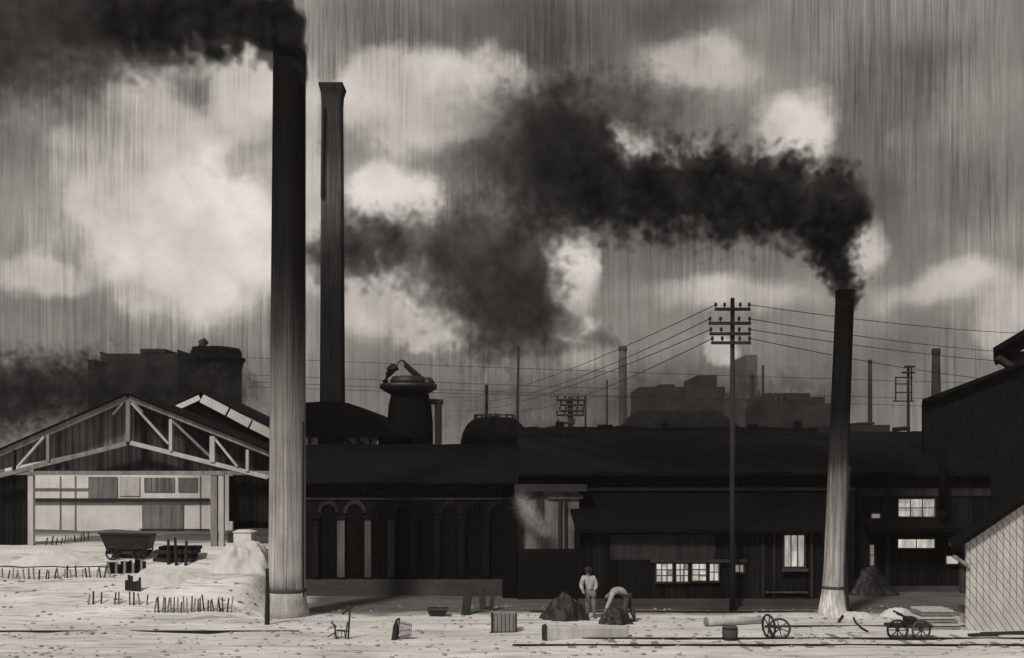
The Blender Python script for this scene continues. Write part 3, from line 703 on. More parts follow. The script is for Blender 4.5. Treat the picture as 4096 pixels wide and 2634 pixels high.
# ================================================================ HOPPER TOWER
def build_hopper():
    d = 62.0; s = S(d); q = lambda px, py: P(px, py, d); c = q(1640, 0).x
    o = thing('furnace_top', 'black furnace top with a tilted skip hoist and bell, left of the domed tank', 'furnace', (c, d, 0))
    r = 92*s
    MB().lathe((c, d, 0), [(r*1.02, 0), (r*1.0, q(0, 1700).z), (r*.92, q(0, 1620).z), (r*.80, q(0, 1572).z)], 28).build('stack_body', M['felt'], o, smooth=True)
    MB().lathe((q(1634, 0).x, d, 0), [(r*.8, q(0, 1580).z), (r*1.24, q(0, 1556).z), (r*1.24, q(0, 1538).z), (r*.9, q(0, 1536).z)], 28).build('gallery', M['iron'], o, smooth=True)
    MB().lathe((q(1634, 0).x, d, 0), [(r*.78, q(0, 1538).z), (r*.80, q(0, 1526).z), (r*.70, q(0, 1508).z), (r*.4, q(0, 1505).z)], 28).build('bell', M['iron'], o, smooth=True)
    # left curved gas pipe ending in a knob
    MB().tube([q(1550, 1545), q(1540, 1525), q(1552, 1500), q(1568, 1482), q(1574, 1470)], [.16, .17, .17, .2, .22], 10).build('gas_pipe', M['iron'], o, smooth=True)
    lump('valve_box', M['iron'], q(1572, 1476)+Vector((0, -.1, -.05)), 24*s, .4, 22*s, .25, 3, o, 3)
    # skip hoist incline
    a, b = q(1612, 1444), q(1700, 1520)
    for dy in (-.35, .35): MB().beam(a+Vector((0, dy, 0)), b+Vector((0, dy, 0)), .12, .12).build('hoist_rail', M['iron'], o)
    for k in range(5):
        p = a.lerp(b, (k+.5)/5); MB().beam(p+Vector((0, -.34, -.12)), p+Vector((0, .34, -.12)), .1, .1, (0, 0, 1)).build('hoist_tie', M['iron'], o)
    MB().beam(q(1622, 1462), q(1668, 1508), .28, .5).build('skip_car', M['iron'], o, bevel=.05)
    MB().tube([q(1612, 1440), q(1596, 1448), q(1588, 1466)], .05, 6).build('hoist_cable', M['iron'], o)
    lump('winding_wheel_box', M['iron'], q(1714, 1532)+Vector((0, -.1, -.1)), 25*s, .4, 30*s, .2, 5, o, 3)
    # right leg
    MB().box((q(1740, 0).x, d-.3, 0), (q(1766, 0).x, d+.3, q(0, 1600).z)).build('leg', M['iron'], o, bevel=.03)
    MB().box((q(1690, 0).x, d-.32, q(0, 1618).z), (q(1772, 0).x, d+.32, q(0, 1598).z)).build('leg_head', M['iron'], o, bevel=.04)
build_hopper()

# ================================================================ DISTANT BLOCKS
def far_block(name, label, rects, d, m='far', dep=12, cat='building', group=None):
    xs = [x for r in rects for x in (r[0], r[2])]
    o = thing(name, label, cat, (P((min(xs)+max(xs))/2, 0, d).x, d, 0), group)
    for i, r in enumerate(rects):
        a, b = P(r[0], r[3], d), P(r[2], r[1], d)
        nm = r[4] if len(r) > 4 else 'wall'
        MB().box((a.x, d+.02*i, 0 if nm == 'wall' else a.z), (b.x, d+dep-.03*i, b.z)).build(nm, M[m], o)
    return o
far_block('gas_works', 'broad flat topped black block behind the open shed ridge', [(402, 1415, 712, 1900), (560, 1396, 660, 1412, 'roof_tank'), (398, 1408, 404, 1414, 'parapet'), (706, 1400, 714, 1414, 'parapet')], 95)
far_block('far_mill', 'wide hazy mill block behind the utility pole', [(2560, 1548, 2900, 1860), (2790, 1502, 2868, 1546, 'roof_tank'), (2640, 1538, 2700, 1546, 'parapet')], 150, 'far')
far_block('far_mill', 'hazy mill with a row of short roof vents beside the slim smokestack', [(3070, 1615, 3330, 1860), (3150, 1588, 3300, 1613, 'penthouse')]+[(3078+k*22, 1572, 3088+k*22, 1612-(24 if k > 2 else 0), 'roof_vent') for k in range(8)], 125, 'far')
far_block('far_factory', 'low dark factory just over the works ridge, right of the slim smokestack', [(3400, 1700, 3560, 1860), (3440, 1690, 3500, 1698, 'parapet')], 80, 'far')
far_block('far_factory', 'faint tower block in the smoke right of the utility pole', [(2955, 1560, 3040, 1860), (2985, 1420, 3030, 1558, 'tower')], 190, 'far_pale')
def build_far_roof():
    d = 85; q = lambda px, py: P(px, py, d)
    o = thing('hipped_warehouse', 'black hipped roof warehouse rising over the works ridge left of the utility pole', 'building', (q(2720, 0).x, d, 0))
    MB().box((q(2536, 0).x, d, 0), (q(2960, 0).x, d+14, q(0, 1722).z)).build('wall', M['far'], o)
    a, b = q(2520, 1722), q(2975, 1722); t = q(2580, 1632); u = q(2925, 1632)
    MB().add([(a.x, d-.5, a.z), (b.x, d-.5, a.z), (b.x, d+14.5, a.z), (a.x, d+14.5, a.z), (t.x, d+5, t.z), (u.x, d+5, t.z), (u.x, d+9, t.z), (t.x, d+9, t.z)],
             [(3, 2, 1, 0), (4, 5, 6, 7), (0, 1, 5, 4), (1, 2, 6, 5), (2, 3, 7, 6), (3, 0, 4, 7)]).build('roof', M['felt'], o)
build_far_roof()
def build_far_furnace():
    d = 100; s = S(d); q = lambda px, py: P(px, py, d); c = q(865, 0).x
    o = thing('distant_furnace', 'distant black furnace with a domed head and bent flue left of the tallest chimney', 'furnace', (c, d, 0))
    r = 100*s
    MB().lathe((c, d, 0), [(r, 0), (r, q(0, 1480).z), (r*1.08, q(0, 1450).z), (r*1.14, q(0, 1446).z), (r*1.14, q(0, 1434).z), (r*1.0, q(0, 1432).z), (r*1.0, q(0, 1412).z), (r*.92, q(0, 1396).z), (r*.6, q(0, 1390).z)], 28).build('body', M['felt'], o, smooth=True)
    MB().tube([q(800, 1440), q(790, 1415), q(792, 1395), q(806, 1378), q(826, 1362)], [.65, .6, .55, .42, .3], 10).build('bent_flue', M['iron'], o, smooth=True)
build_far_furnace()
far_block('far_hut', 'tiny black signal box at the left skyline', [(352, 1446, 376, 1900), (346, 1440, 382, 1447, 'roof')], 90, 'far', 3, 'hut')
# ================================================================ POLES AND WIRES
ARM = {}
def pole(name, label, px, d, ytop, wid, arms, ybase=None, m='pole', ins=True, cat='utility pole', lean=0):
    c = P(px, HY, d); s = S(d); zt = P(0, ytop, d).z
    c.z = gz(c.x, d) if d < 50 else 0
    o = thing(name, label, cat, c)
    MB().tube([(c.x+lean*s, d, c.z-.2), (c.x+lean*s*.5, d, (c.z+zt)/2), (c.x, d, zt)], [wid*s/2*1.15, wid*s/2, wid*s/2*.75], 10).build('shaft', M[m], o, smooth=True)
    for i, (x0, x1, y) in enumerate(arms):
        a, b = P(x0, y, d), P(x1, y, d)
        arm = MB().box((a.x, d-.17-.02, a.z-.055), (b.x, d-.07-.02, a.z+.055)).build('crossarm', M['timber_dark'], o, bevel=.01)
        pts = []
        n = 4 if (x1-x0) > 90 else 2
        for k in range(n):
            f = (.03, .28, .72, .97)[k] if n == 4 else (.05, .95)[k]
            x = a.x+(b.x-a.x)*f; pts.append(Vector((x, d-.13, a.z+.16)))
            if ins: MB().lathe((x, d-.13, a.z+.05), [(.02, 0), (.02, .05), (.055, .06), (.05, .11), (.06, .13), (.03, .19)], 10).build('insulator', M['iron'], arm, smooth=True)
        ARM[(px, i)] = pts
    return o
pole('utility_pole', 'tall utility pole with four insulator crossarms against the smoky sky', 2930, 39.3, 1193, 22, [(2856, 2998, 1240), (2832, 3000, 1296), (2836, 3000, 1338), (2842, 3000, 1374)])
pole('utility_pole', 'short black pole crowded with five crossarms, right of the domed tank', 2282, 58, 1588, 26, [(2226, 2344, 1602), (2240, 2340, 1622), (2236, 2336, 1645), (2226, 2336, 1662), (2230, 2300, 1694)], m='timber_dark')
pole('utility_pole', 'thin leaning bare pole between the domed tank and black furnace top', 2074, 75, 1385, 14, [], lean=-12)
pole('utility_pole', 'thin bare pole close beside the five armed black pole', 2342, 60, 1586, 10, [])
pole('utility_pole', 'thin faint pole left of the pale distant chimney', 2428, 90, 1520, 9, [])
def build_signal():
    d = 62
    o = pole('signal_mast', 'faint signal mast with a barred frame beside the black mill gable', 3633, d, 1462, 14, [(3614, 3656, 1468), (3604, 3656, 1492)], ins=False, cat='signal mast')
    q = lambda px, py: P(px, py, d)
    for a, b in (((3584, 1510), (3654, 1510)), ((3584, 1536), (3650, 1536)), ((3584, 1570), (3650, 1570)), ((3576, 1605), (3660, 1605)), ((3587, 1508), (3587, 1606)), ((3650, 1470), (3650, 1606))):
        MB().beam(q(*a)+Vector((0, .16, 0)), q(*b)+Vector((0, .16, 0)), .07, .06).build('frame_bar', M['timber_dark'], o)
build_signal()
def wire(a, b, sag, label, r=.014, n=20):
    a, b = Vector(a), Vector(b); pts = []
    for k in range(n+1):
        t = k/n; p = a.lerp(b, t); p.z -= sag*4*t*(1-t); pts.append(p)
    o = MB().tube(pts, r, 5).build('overhead_wire', M['iron'])
    tag(o, label, 'wire', 'overhead wires')
an = ['top', 'second', 'third', 'lowest']
# runs that drop away to the left, towards the far yard
ends = [(1790, 1588), (1850, 1600), (1780, 1640), (1960, 1640)]
for i in range(4):
    a = ARM[(2930, i)][0]; e = P(*ends[i], 120 if i % 2 else 135)
    wire(a, e, 1.1, f'thin black wire running down leftwards from the {an[i]} crossarm of the tall utility pole', .017)
    a = ARM[(2930, i)][3]; e = P((4300, 4250, 4350, 4200)[i], (1340, 1420, 1465, 1540)[i], 62)
    wire(a, e, .25, f'thin black wire running rightwards past the slim smokestack from the {an[i]} crossarm', .015)
for i, (x0, y0, x1, y1, nm) in enumerate(((1000, 1432, 4250, 1542, 'highest'), (1000, 1500, 4250, 1610, 'second'), (1000, 1528, 4250, 1640, 'third'), (1000, 1548, 3400, 1606, 'lowest'))):
    wire(P(x0, y0, 66), P(x1, y1, 66), .1, f'{nm} of the long level wires crossing behind the chimneys', .014)

# ================================================================ FOREGROUND
def rail_line(name, label, px0, px1, py, group=None, bend=0):
    a, b = G(px0, py), G(px1, py)
    pts = []
    mb = MB(); n = 40; vs = []; fs = []
    prof = [(-.06, .0), (.06, 0), (.06, .02), (.015, .04), (.015, .10), (.035, .11), (.035, .14), (-.035, .14), (-.035, .11), (-.015, .10), (-.015, .04), (-.06, .02)]
    for k in range(n+1):
        x = a.x+(b.x-a.x)*k/n; y = a.y+bend*math.sin(k/n*math.pi); z = (gz(a.x, a.y)+gz(b.x, b.y))*.2-.085
        for u, w in prof: vs.append((x, y+u, z+w))
    m = len(prof)
    for k in range(n):
        for j in range(m): fs.append((k*m+j, k*m+(j+1) % m, (k+1)*m+(j+1) % m, (k+1)*m+j))
    fs += [tuple(range(m)), tuple(range((n+1)*m-1, n*m-1, -1))]
    return mb.add(vs, fs), a, b
def build_tracks():
    mb, a, b = rail_line('', '', -200, 1190, 2534)
    tag(mb.build('steel_rail', M['iron']), 'single black rail laid flush along the ash in front of the tallest chimney', 'rail')
    o = thing('railway_track', 'pair of rails sunk in the ash along the lower right of the yard', 'railway track', (3.0, 32.6, 0))
    for py, x0 in ((2556, 2330), (2586, 2050)):
        mb, a, b = rail_line('', '', x0, 4400, py); mb.build('rail', M['iron'], o)
    for k in range(34):
        x = 1.6+k*.62
        MB().box((x, 31.35, gz(x, 32.6)-.12), (x+.22, 33.75, gz(x, 32.6)-.015+.02*random.random())).build('sleeper', M['timber_mid'], o, bevel=.01)
    mb, a, b = rail_line('', '', 3060, 3900, 2512); tag(mb.build('steel_rail', M['rust']), 'rusty rail on the pale ground behind the two wheel rims', 'rail')
    mb, a, b = rail_line('', '', 2120, 3260, 2450); tag(mb.build('steel_rail', M['iron']), 'black rail running along the foot of the works with the bright panes', 'rail')
build_tracks()
def fence(name, label, px0, px1, py, hpx, n, group, skew=0, rail=True, jit=.3):
    a, b = G(px0, py), G(px1, py+skew)
    o = thing(name, label, 'fence', a.lerp(b, .5), group)
    for k in range(n):
        t = (k+random.uniform(-jit, jit))/(n-1); p = a.lerp(b, t); z = gz(p.x, p.y); h = hpx*S(p.y)*random.uniform(.7, 1.1)
        w = random.uniform(.03, .05); dx = random.uniform(-.10, .10)
        MB().beam((p.x, p.y, z-.1), (p.x+dx, p.y, z+h), w, .04).build('picket', M['timber_dark'] if random.random() < .7 else M['timber_mid'], o)
    if rail:
        za = gz(a.x, a.y)+hpx*S(a.y)*.92; zb = gz(b.x, b.y)+hpx*S(b.y)*.92
        pts = [Vector((a.x+(b.x-a.x)*k/8, a.y+(b.y-a.y)*k/8+.05, za+(zb-za)*k/8+.02*math.sin(k*2.1))) for k in range(9)]
        MB().tube(pts, .022, 6).build('rail', M['timber_dark'], o)
g = 'low picket fences of the ash yard'
fence('picket_fence', 'low ragged picket fence along the pale bank at the left edge', -30, 440, 2312, 46, 26, g)
fence('picket_fence', 'low picket fence without a rail on the pale slope left of the tallest chimney', 620, 920, 2452, 62, 24, g, 0, False)
fence('picket_fence', 'short sloping row of dark pickets under the back wall of the open shed', 186, 355, 2182, 34, 11, g, -22, False)
fence('picket_fence', 'sparse leaning stakes left of the railless picket fence', 350, 600, 2420, 50, 9, g, 0, False, .45)
def build_heaps():
    def heap(px, py, wpx, hpx, seed, label, m='ash', dep=1.0, amp=.3):
        p = G(px, py); s = S(p.y)
        vs = []; fs = []; nr, na = 30, 90
        for a in range(nr+1):
            t = a/nr
            for k in range(na):
                g_ = 2*math.pi*k/na; cs, sn = math.cos(g_), math.sin(g_)
                n = mnoise.fractal(Vector((cs*t*2.2+seed*5, sn*t*2.2, seed)), 1.0, 2.1, 5)
                x = p.x+cs*t*wpx*s/2*(1+.18*n); y = p.y+dep*.6+sn*t*dep*(1+.18*n)
                prof = (1-sm(.3, 1, t)) if m == 'ash' else (1-sm(.12, 1, t))**.8
                vs.append((x, y, gz(x, y)-.04+hpx*s*prof*(1+amp*.8*n)+(.02 if m == 'ash' else .075)*mnoise.noise(Vector((x*6, y*6, 1)))+(.01 if m == 'ash' else .05)*mnoise.noise(Vector((x*14, y*14, 5)))))
        for a in range(nr):
            for k in range(na): fs.append((a*na+k, a*na+(k+1) % na, (a+1)*na+(k+1) % na, (a+1)*na+k))
        o = MB().add(vs, fs).build('ash_heap' if m == 'ash' else 'coal_heap', M[m], smooth=True)
        tag(o, label, 'heap')
    heap(950, 2290, 330, 92, 1, 'pale ash heap between the open shed and the tallest chimney', dep=1.4)
    heap(200, 2265, 420, 38, 2, 'long low ash bank in front of the dark boarded left end of the shed', dep=1.0)
    heap(620, 2340, 330, 34, 6, 'low ash heap in front of the tilted black tub', dep=.9)
    heap(2258, 2484, 220, 92, 3, 'black coal heap at the feet of the standing worker', 'coal', .7, .4)
    heap(2462, 2500, 150, 70, 8, 'small black coal heap under the bending worker', 'coal', .4, .4)
    heap(3440, 2478, 190, 26, 5, 'flat ash heap right of the whitewashed foot of the slim smokestack', dep=.6)
    heap(3600, 2468, 170, 34, 7, 'ash heap below the two storey works at right', dep=.6)
    heap(3500, 2385, 230, 105, 12, 'black coal heap against the two storey works', 'coal', .8, .3)
    heap(3790, 2330, 110, 70, 14, 'dark coal heap beside the eave of the pale hut', 'coal', .8, .4)
build_heaps()
def wheel(o, c, r, axis=(0, 1, 0), spokes=6, m='iron', name='wheel', t=.035):
    w = MB().ring(c, r, t, axis, 26, 6).build(name, M[m], o, smooth=True)
    a = Vector(axis).normalized(); u = a.orthogonal().normalized(); v = a.cross(u); c = Vector(c)
    MB().tube([c-a*.06, c+a*.06], .05, 10).build('hub', M[m], w)
    for k in range(spokes):
        q = 2*math.pi*k/spokes; d_ = u*math.cos(q)+v*math.sin(q)
        MB().beam(c+d_*.04, c+d_*(r-.01), .03, .025, a).build('spoke', M[m], w)
    return w
def build_tub():
    p = G(505, 2240); c = Vector((p.x, p.y+.3, gz(p.x, p.y)))
    s = S(c.y); z0 = P(0, 2200, c.y).z; z1 = P(0, 2133, c.y).z
    o = thing('tip_wagon', 'tilted black tub wagon standing before the open shed', 'wagon', c)
    xa, xb = P(415, 0, c.y).x, P(612, 0, c.y).x
    MB().hexa([(xa+.25, c.y-.4, z0), (xb-.12, c.y-.4, z0+.04), (xb-.12, c.y+.4, z0+.04), (xa+.25, c.y+.4, z0), (xa, c.y-.5, z1), (xb, c.y-.5, z1-.04), (xb, c.y+.5, z1-.04), (xa, c.y+.5, z1)]).build('tub', M['iron'], o, bevel=.03)
    MB().beam((xa-.03, c.y-.52, z1+.01), (xb+.03, c.y-.52, z1-.03), .07, .06).build('rim', M['iron'], o)
    MB().box((xa+.25, c.y-.35, z0-.14), (xb-.15, c.y+.35, z0-.02)).build('underframe', M['timber_dark'], o)
    for x in (xa+.5, xb-.4):
        for y in (c.y-.42, c.y+.42): wheel(o, (x, y, max(z0-.3, gz(x, y)+.28)), .25, spokes=5)
    # sunken boards under it
    a, b = G(432, 2296), G(598, 2290)
    t = thing('board_wall', 'dark low retaining wall of upright boards below the black tub wagon', 'wall', a.lerp(b, .5))
    for k in range(14):
        f = k/13; x = a.x+(b.x-a.x)*f; y = a.y; h = .42+.1*random.random()-(.12 if k in (4, 9) else 0)
        MB().box((x-.045, y-.03, gz(x, y)-.15), (x+.045, y+.03+.01*random.random(), gz(x, y)+h)).build('board', M['dark_wall2'] if k % 3 else M['timber_mid'], t, bevel=.006)
    a, b = G(505, 2362), G(562, 2362)
    t = thing('board_wall', 'short stub of upright boards on the slope below the retaining wall', 'wall', a.lerp(b, .5))
    for k in range(6):
        f = k/5; x = a.x+(b.x-a.x)*f; y = a.y
        MB().box((x-.04, y-.03, gz(x, y)-.15), (x+.04, y+.03, gz(x, y)+.3+.25*random.random())).build('board', M['timber_dark'], t, bevel=.006)
    for px, py, h, i in ((676, 2258, 100, 0), (706, 2262, 110, 1), (742, 2262, 100, 2)):
        p = G(px, py); q = P(px+random.uniform(-6, 6), py-h, p.y)
        tag(MB().tube([(p.x, p.y, p.z-.2), (q.x, p.y, q.z)], [.07, .05], 8).build('timber_stake', M['timber_dark'], rough=.02), ('first', 'middle', 'last')[i]+' of three dark stakes right of the black tub wagon', 'stake', 'dark stakes beside the tub wagon')
    # dark board dump between the stakes and the bank
    a = G(620, 2270); 
    t = thing('plank_stack', 'dark stack of rough boards behind the three stakes', 'plank stack', (a.x+1, a.y+.8, gz(a.x, a.y)))
    for k in range(5):
        x0 = P(600+random.uniform(-10, 20), 0, a.y).x; x1 = P(770+random.uniform(-15, 5), 0, a.y).x; z = gz(a.x, a.y)+.02+k*.15
        MB().box((x0, a.y+.5, z), (x1, a.y+1.2, z+.13)).build('plank', M['timber_dark'] if k % 2 else M['dark_wall2'], t, bevel=.01)
build_tub()
def build_crate_hut():
    p = G(962, 2250); s = S(p.y); d = p.y+.5
    q = lambda px, py: P(px, py, d)
    zb = q(0, 2182).z
    o = thing('covered_bin', 'small pale bin with a dark left side on top of the ash heap', 'bin', (q(965, 0).x, d+.3, zb))
    MB().hexa([(q(928, 0).x, d, zb-.5), (q(1010, 0).x, d, zb-.5), (q(1010, 0).x, d+.8, zb-.5), (q(928, 0).x, d+.8, zb-.5), (q(932, 0).x, d, q(0, 2132).z), (q(1004, 0).x, d, q(0, 2132).z), (q(1004, 0).x, d+.8, q(0, 2132).z), (q(932, 0).x, d+.8, q(0, 2132).z)]).build('body', M['white_wall'], o, bevel=.02)
    MB().hexa([(q(926, 0).x, d-.05, q(0, 2131).z), (q(1012, 0).x, d-.05, q(0, 2131).z), (q(1012, 0).x, d+.85, q(0, 2131).z), (q(926, 0).x, d+.85, q(0, 2131).z), (q(945, 0).x, d+.1, q(0, 2122).z), (q(990, 0).x, d+.1, q(0, 2122).z), (q(990, 0).x, d+.6, q(0, 2122).z), (q(940, 0).x, d+.6, q(0, 2122).z)]).build('lid', M['ash'], o, bevel=.02)
    MB().beam(q(922, 2128)+Vector((0, -.03, 0)), q(922, 2182)+Vector((0, -.03, 0)), .16, .12).build('side_board', M['timber_dark'], o, bevel=.02)
    MB().beam(q(915, 2180)+Vector((0, -.06, 0)), q(1015, 2180)+Vector((0, -.06, 0)), .10, .1).build('skid', M['timber_dark'], o, bevel=.02)
build_crate_hut()
def build_debris():
    # slatted crate leaning over
    p = G(1590, 2560); d = p.y; q = lambda px, py: P(px, py, d)
    o = thing('slatted_crate', 'tipped slatted crate with one black end on the pale ground', 'crate', p)
    MB().hexa([(q(1566, 0).x, d-.1, q(0, 2562).z), (q(1586, 0).x, d-.1, q(0, 2566).z), (q(1590, 0).x, d+.5, q(0, 2550).z), (q(1570, 0).x, d+.5, q(0, 2550).z), (q(1574, 0).x, d-.1, q(0, 2500).z), (q(1590, 0).x, d-.1, q(0, 2490).z), (q(1594, 0).x, d+.5, q(0, 2480).z), (q(1578, 0).x, d+.5, q(0, 2485).z)]).build('end_board', M['timber_dark'], o, bevel=.01)
    for k in range(7):
        t = k/6
        a = q(1592+t*52, 2484-t*6+t*t*18); b = q(1588+t*40, 2562-t*14)
        a2 = q(1604+t*50, 2478+t*20)
        MB().beam(Vector((a.x, d+.02, a.z)), Vector((b.x+.12, d+.02, b.z+.02)), .028, .04).build('slat', M['timber_mid'], o)
    for f in (.1, .55, .95):
        a = q(1590, 2486+f*70); b = q(1648-f*12, 2500+f*40)
        MB().beam(Vector((a.x, d+.06, a.z)), Vector((b.x, d+.06, b.z)), .03, .03).build('batten', M['timber_dark'], o)
    # upright slatted box
    p = G(2010, 2532); d = p.y; q = lambda px, py: P(px, py, d)
    o = thing('slatted_box', 'upright slatted box with dark corner posts in front of the coal heap', 'crate', p)
    x0, x1 = q(1968, 0).x, q(2064, 0).x; z0, z1 = gz(p.x, d)-.02, q(0, 2452).z
    MB().box((x0+.03, d+.05, z0), (x1-.03, d+.55, z1-.03)).build('box_body', M['crate'], o)
    for k in range(7):
        x = x0+(x1-x0)*k/6
        MB().box((x-.03, d, z0), (x+.03, d+.046, z1-(.03*random.random()))).build('slat', M['timber_dark'] if k in (0, 6) else M['timber_mid'], o, bevel=.006)
    MB().box((x0-.08, d-.02, z0), (x1+.02, d-.004, z0+.05)).build('bottom_rail', M['timber_dark'], o)
    # shallow tub
    p = G(1748, 2464); d = p.y
    o = thing('iron_trough', 'shallow black trough lying in front of the arched workshop', 'trough', p)
    xa, xb = P(1708, 0, d).x, P(1794, 0, d).x; z0 = gz(p.x, d); z1 = z0+.26
    MB().hexa([(xa+.12, d-.2, z0), (xb-.12, d-.2, z0), (xb-.12, d+.25, z0), (xa+.12, d+.25, z0), (xa, d-.3, z1), (xb, d-.3, z1), (xb, d+.35, z1), (xa, d+.35, z1)]).build('basin', M['iron'], o, bevel=.03)
    MB().beam((xa-.03, d-.31, z1), (xb+.03, d-.31, z1), .05, .05).build('rim', M['rust'], o)
    # broken trestle
    p = G(1370, 2558); d = p.y; q = lambda px, py: P(px, py, d)
    o = thing('broken_trestle', 'broken wooden trestle with one raised stick in front of the tallest chimney', 'trestle', p)
    for a, b, w in (((1393, 2555), (1400, 2432), .05), ((1382, 2555), (1390, 2490), .04), ((1345, 2556), (1338, 2498), .045), ((1325, 2490), (1346, 2510), .04), ((1346, 2522), (1380, 2524), .05), ((1310, 2548), (1345, 2530), .035)):
        MB().beam(q(*a), q(*b), w, w).build('leg' if abs(a[0]-b[0]) < 12 else 'bar', M['timber_dark'], o)
    for k in range(5):
        x = 1338+k*13; MB().beam(q(x, 2526)+Vector((0, .03*k, 0)), q(x-1, 2554)+Vector((0, .03*k, 0)), .022, .022).build('spindle', M['timber_mid'], o)
    a = G(1368, 2460); 
    tag(MB().beam(a+Vector((0, 0, .02)), P(1414, 2424, a.y), .07, .06).build('timber_offcut', M['timber_dark'], bevel=.01), 'short dark offcut leaning up behind the broken trestle', 'timber')
    # long log with dark butt
    p = G(2180, 2560); d = p.y; z = gz(p.x, d)
    o = thing('squared_log', 'long pale squared log with a black butt end below the workers', 'log', (p.x+1.2, d, z))
    MB().hexa([(P(2188, 0, d).x, d-.22, z), (P(2520, 0, d).x, d+.4, z), (P(2520, 0, d).x, d+.75, z), (P(2188, 0, d).x, d+.22, z), (P(2188, 0, d).x, d-.22, z+.40), (P(2520, 0, d).x, d+.4, z+.30), (P(2520, 0, d).x, d+.75, z+.30), (P(2188, 0, d).x, d+.22, z+.42)]).build('trunk', M['timber_pale'], o, bevel=.03)
    MB().hexa([(P(2168, 0, d).x, d-.2, z), (P(2186, 0, d).x, d-.24, z-.02), (P(2186, 0, d).x, d+.24, z), (P(2168, 0, d).x, d+.24, z), (P(2166, 0, d).x, d-.2, z+.36), (P(2186, 0, d).x, d-.24, z+.46), (P(2186, 0, d).x, d+.24, z+.46), (P(2168, 0, d).x, d+.24, z+.4)]).build('butt_end', M['timber_dark'], o, bevel=.02)
    # round log
    a, b = G(2822, 2506), G(3050, 2496)
    o = thing('round_log', 'pale barked log lying beside the small barrel', 'log', a.lerp(b, .5))
    MB().tube([a+Vector((0, 0, .14)), a.lerp(b, .4)+Vector((0, 0, .15)), b+Vector((0, 0, .12))], [.15, .14, .11], 14).build('trunk', M['timber_pale'], o, smooth=True)
    MB().tube([a+Vector((-.02, 0, .14)), a+Vector((.05, 0, .14))], .157, 14).build('cut_end', M['timber_mid'], o)
    # barrel
    p = G(2920, 2562); z = gz(p.x, p.y); 
    o = thing('small_barrel', 'small dark barrel on the rails right of the workers', 'barrel', p)
    MB().lathe((p.x, p.y, z), [(.19, 0), (.22, .1), (.24, .22), (.22, .35), (.19, .44), (.17, .44), (.17, .40)], 20).build('staves', M['rust'], o, smooth=True)
    for zz, rr in ((.08, .222), (.36, .222)): MB().lathe((p.x, p.y, z), [(rr, zz-.02), (rr+.012, zz-.02), (rr+.012, zz+.02), (rr, zz+.02)], 20).build('hoop', M['iron'], o)
    # wheel pair leaning
    p = G(3100, 2556); z = gz(p.x, p.y)
    o = thing('wheel_pair', 'two old iron wheel rims leaning together right of the barrel', 'wheels', p)
    wheel(o, (P(3118, 0, p.y).x, p.y, z+.30), .30, (.25, 1, .1), 6, 'rust'); wheel(o, (P(3078, 0, p.y).x, p.y+.1, z+.36), .34, (1, .35, .05), 6, 'iron')
    MB().tube([(P(3078, 0, p.y).x-.1, p.y+.1, z+.36), (P(3118, 0, p.y).x, p.y+.05, z+.32)], .03, 8).build('axle', M['iron'], o)
    # handcart
    p = G(3640, 2562); d = p.y; z = gz(p.x, d); q = lambda px, py: P(px, py, d)
    o = thing('hand_cart', 'low hand cart with two spoked wheels and a raised shaft at lower right', 'cart', p)
    wheel(o, (q(3590, 0).x, d, z+.30), .29, (0.1, 1, 0), 8); wheel(o, (q(3690, 0).x, d+.1, z+.29), .28, (-.15, 1, 0), 8, 'rust')
    MB().beam((q(3560, 0).x, d+.3, z+.40), (q(3735, 0).x, d+.3, z+.40), .10, .5, (0, 1, 0)).build('bed', M['timber_dark'], o, bevel=.01)
    MB().box((q(3632, 0).x, d+.15, z+.45), (q(3676, 0).x, d+.5, z+.66)).build('tool_box', M['iron'], o, bevel=.03)
    MB().tube([(q(3660, 0).x, d+.2, z+.5), (q(3625, 0).x, d+.1, z+.68), (q(3585, 0).x, d-.05, z+.80)], .03, 8).build('shaft', M['timber_dark'], o)
    MB().tube([(q(3660, 0).x, d+.5, z+.5), (q(3628, 0).x, d+.45, z+.70), (q(3592, 0).x, d+.4, z+.82)], .03, 8).build('shaft', M['timber_dark'], o)
    # hose
    pts = [G(x, y)+Vector((0, 0, .04)) for x, y in ((3404, 2440), (3410, 2470), (3425, 2498), (3446, 2518), (3470, 2532))]
    tag(MB().tube(pts, .035, 8).build('rubber_hose', M['iron'], smooth=True), 'black hose curling over the ground from the slim smokestack foot', 'hose')
    # pick head and wedge
    a = G(3368, 2492)
    tag(MB().beam(a+Vector((-.12, 0, .02)), a+Vector((.06, .05, .24)), .09, .05).build('iron_wedge', M['iron'], bevel=.01), 'small iron wedge stuck in the ground at the slim smokestack foot', 'wedge')
    # plank stack at the hut
    p = G(3770, 2520); d = p.y
    o = thing('plank_stack', 'stack of long planks beside the pale hut', 'plank stack', p)
    for k in range(6):
        x0 = P(3690+random.uniform(-45, 25), 0, d).x; x1 = P(3858+random.uniform(-20, 6), 0, d).x; z = gz(p.x, d)+k*.095; y = d+.1*k
        MB().box((x0, y, z), (x1, y+1.0, z+.07)).build('plank', M['timber_pale'] if k % 2 else M['timber_mid'], o, bevel=.01)
    # planks in front of the hut
    for i, (x0, x1, py, nm) in enumerate(((3880, 3985, 2548, 'shorter'), (3930, 4120, 2542, 'longer'))):
        a, b = G(x0, py), G(x1, py-4)
        tag(MB().beam(a+Vector((0, 0, .04)), b+Vector((0, 0, .05)), .09, .25).build('tarred_plank', M['timber_dark'], bevel=.01), f'{nm} black plank on the ground in front of the pale hut', 'plank', 'black planks before the hut')
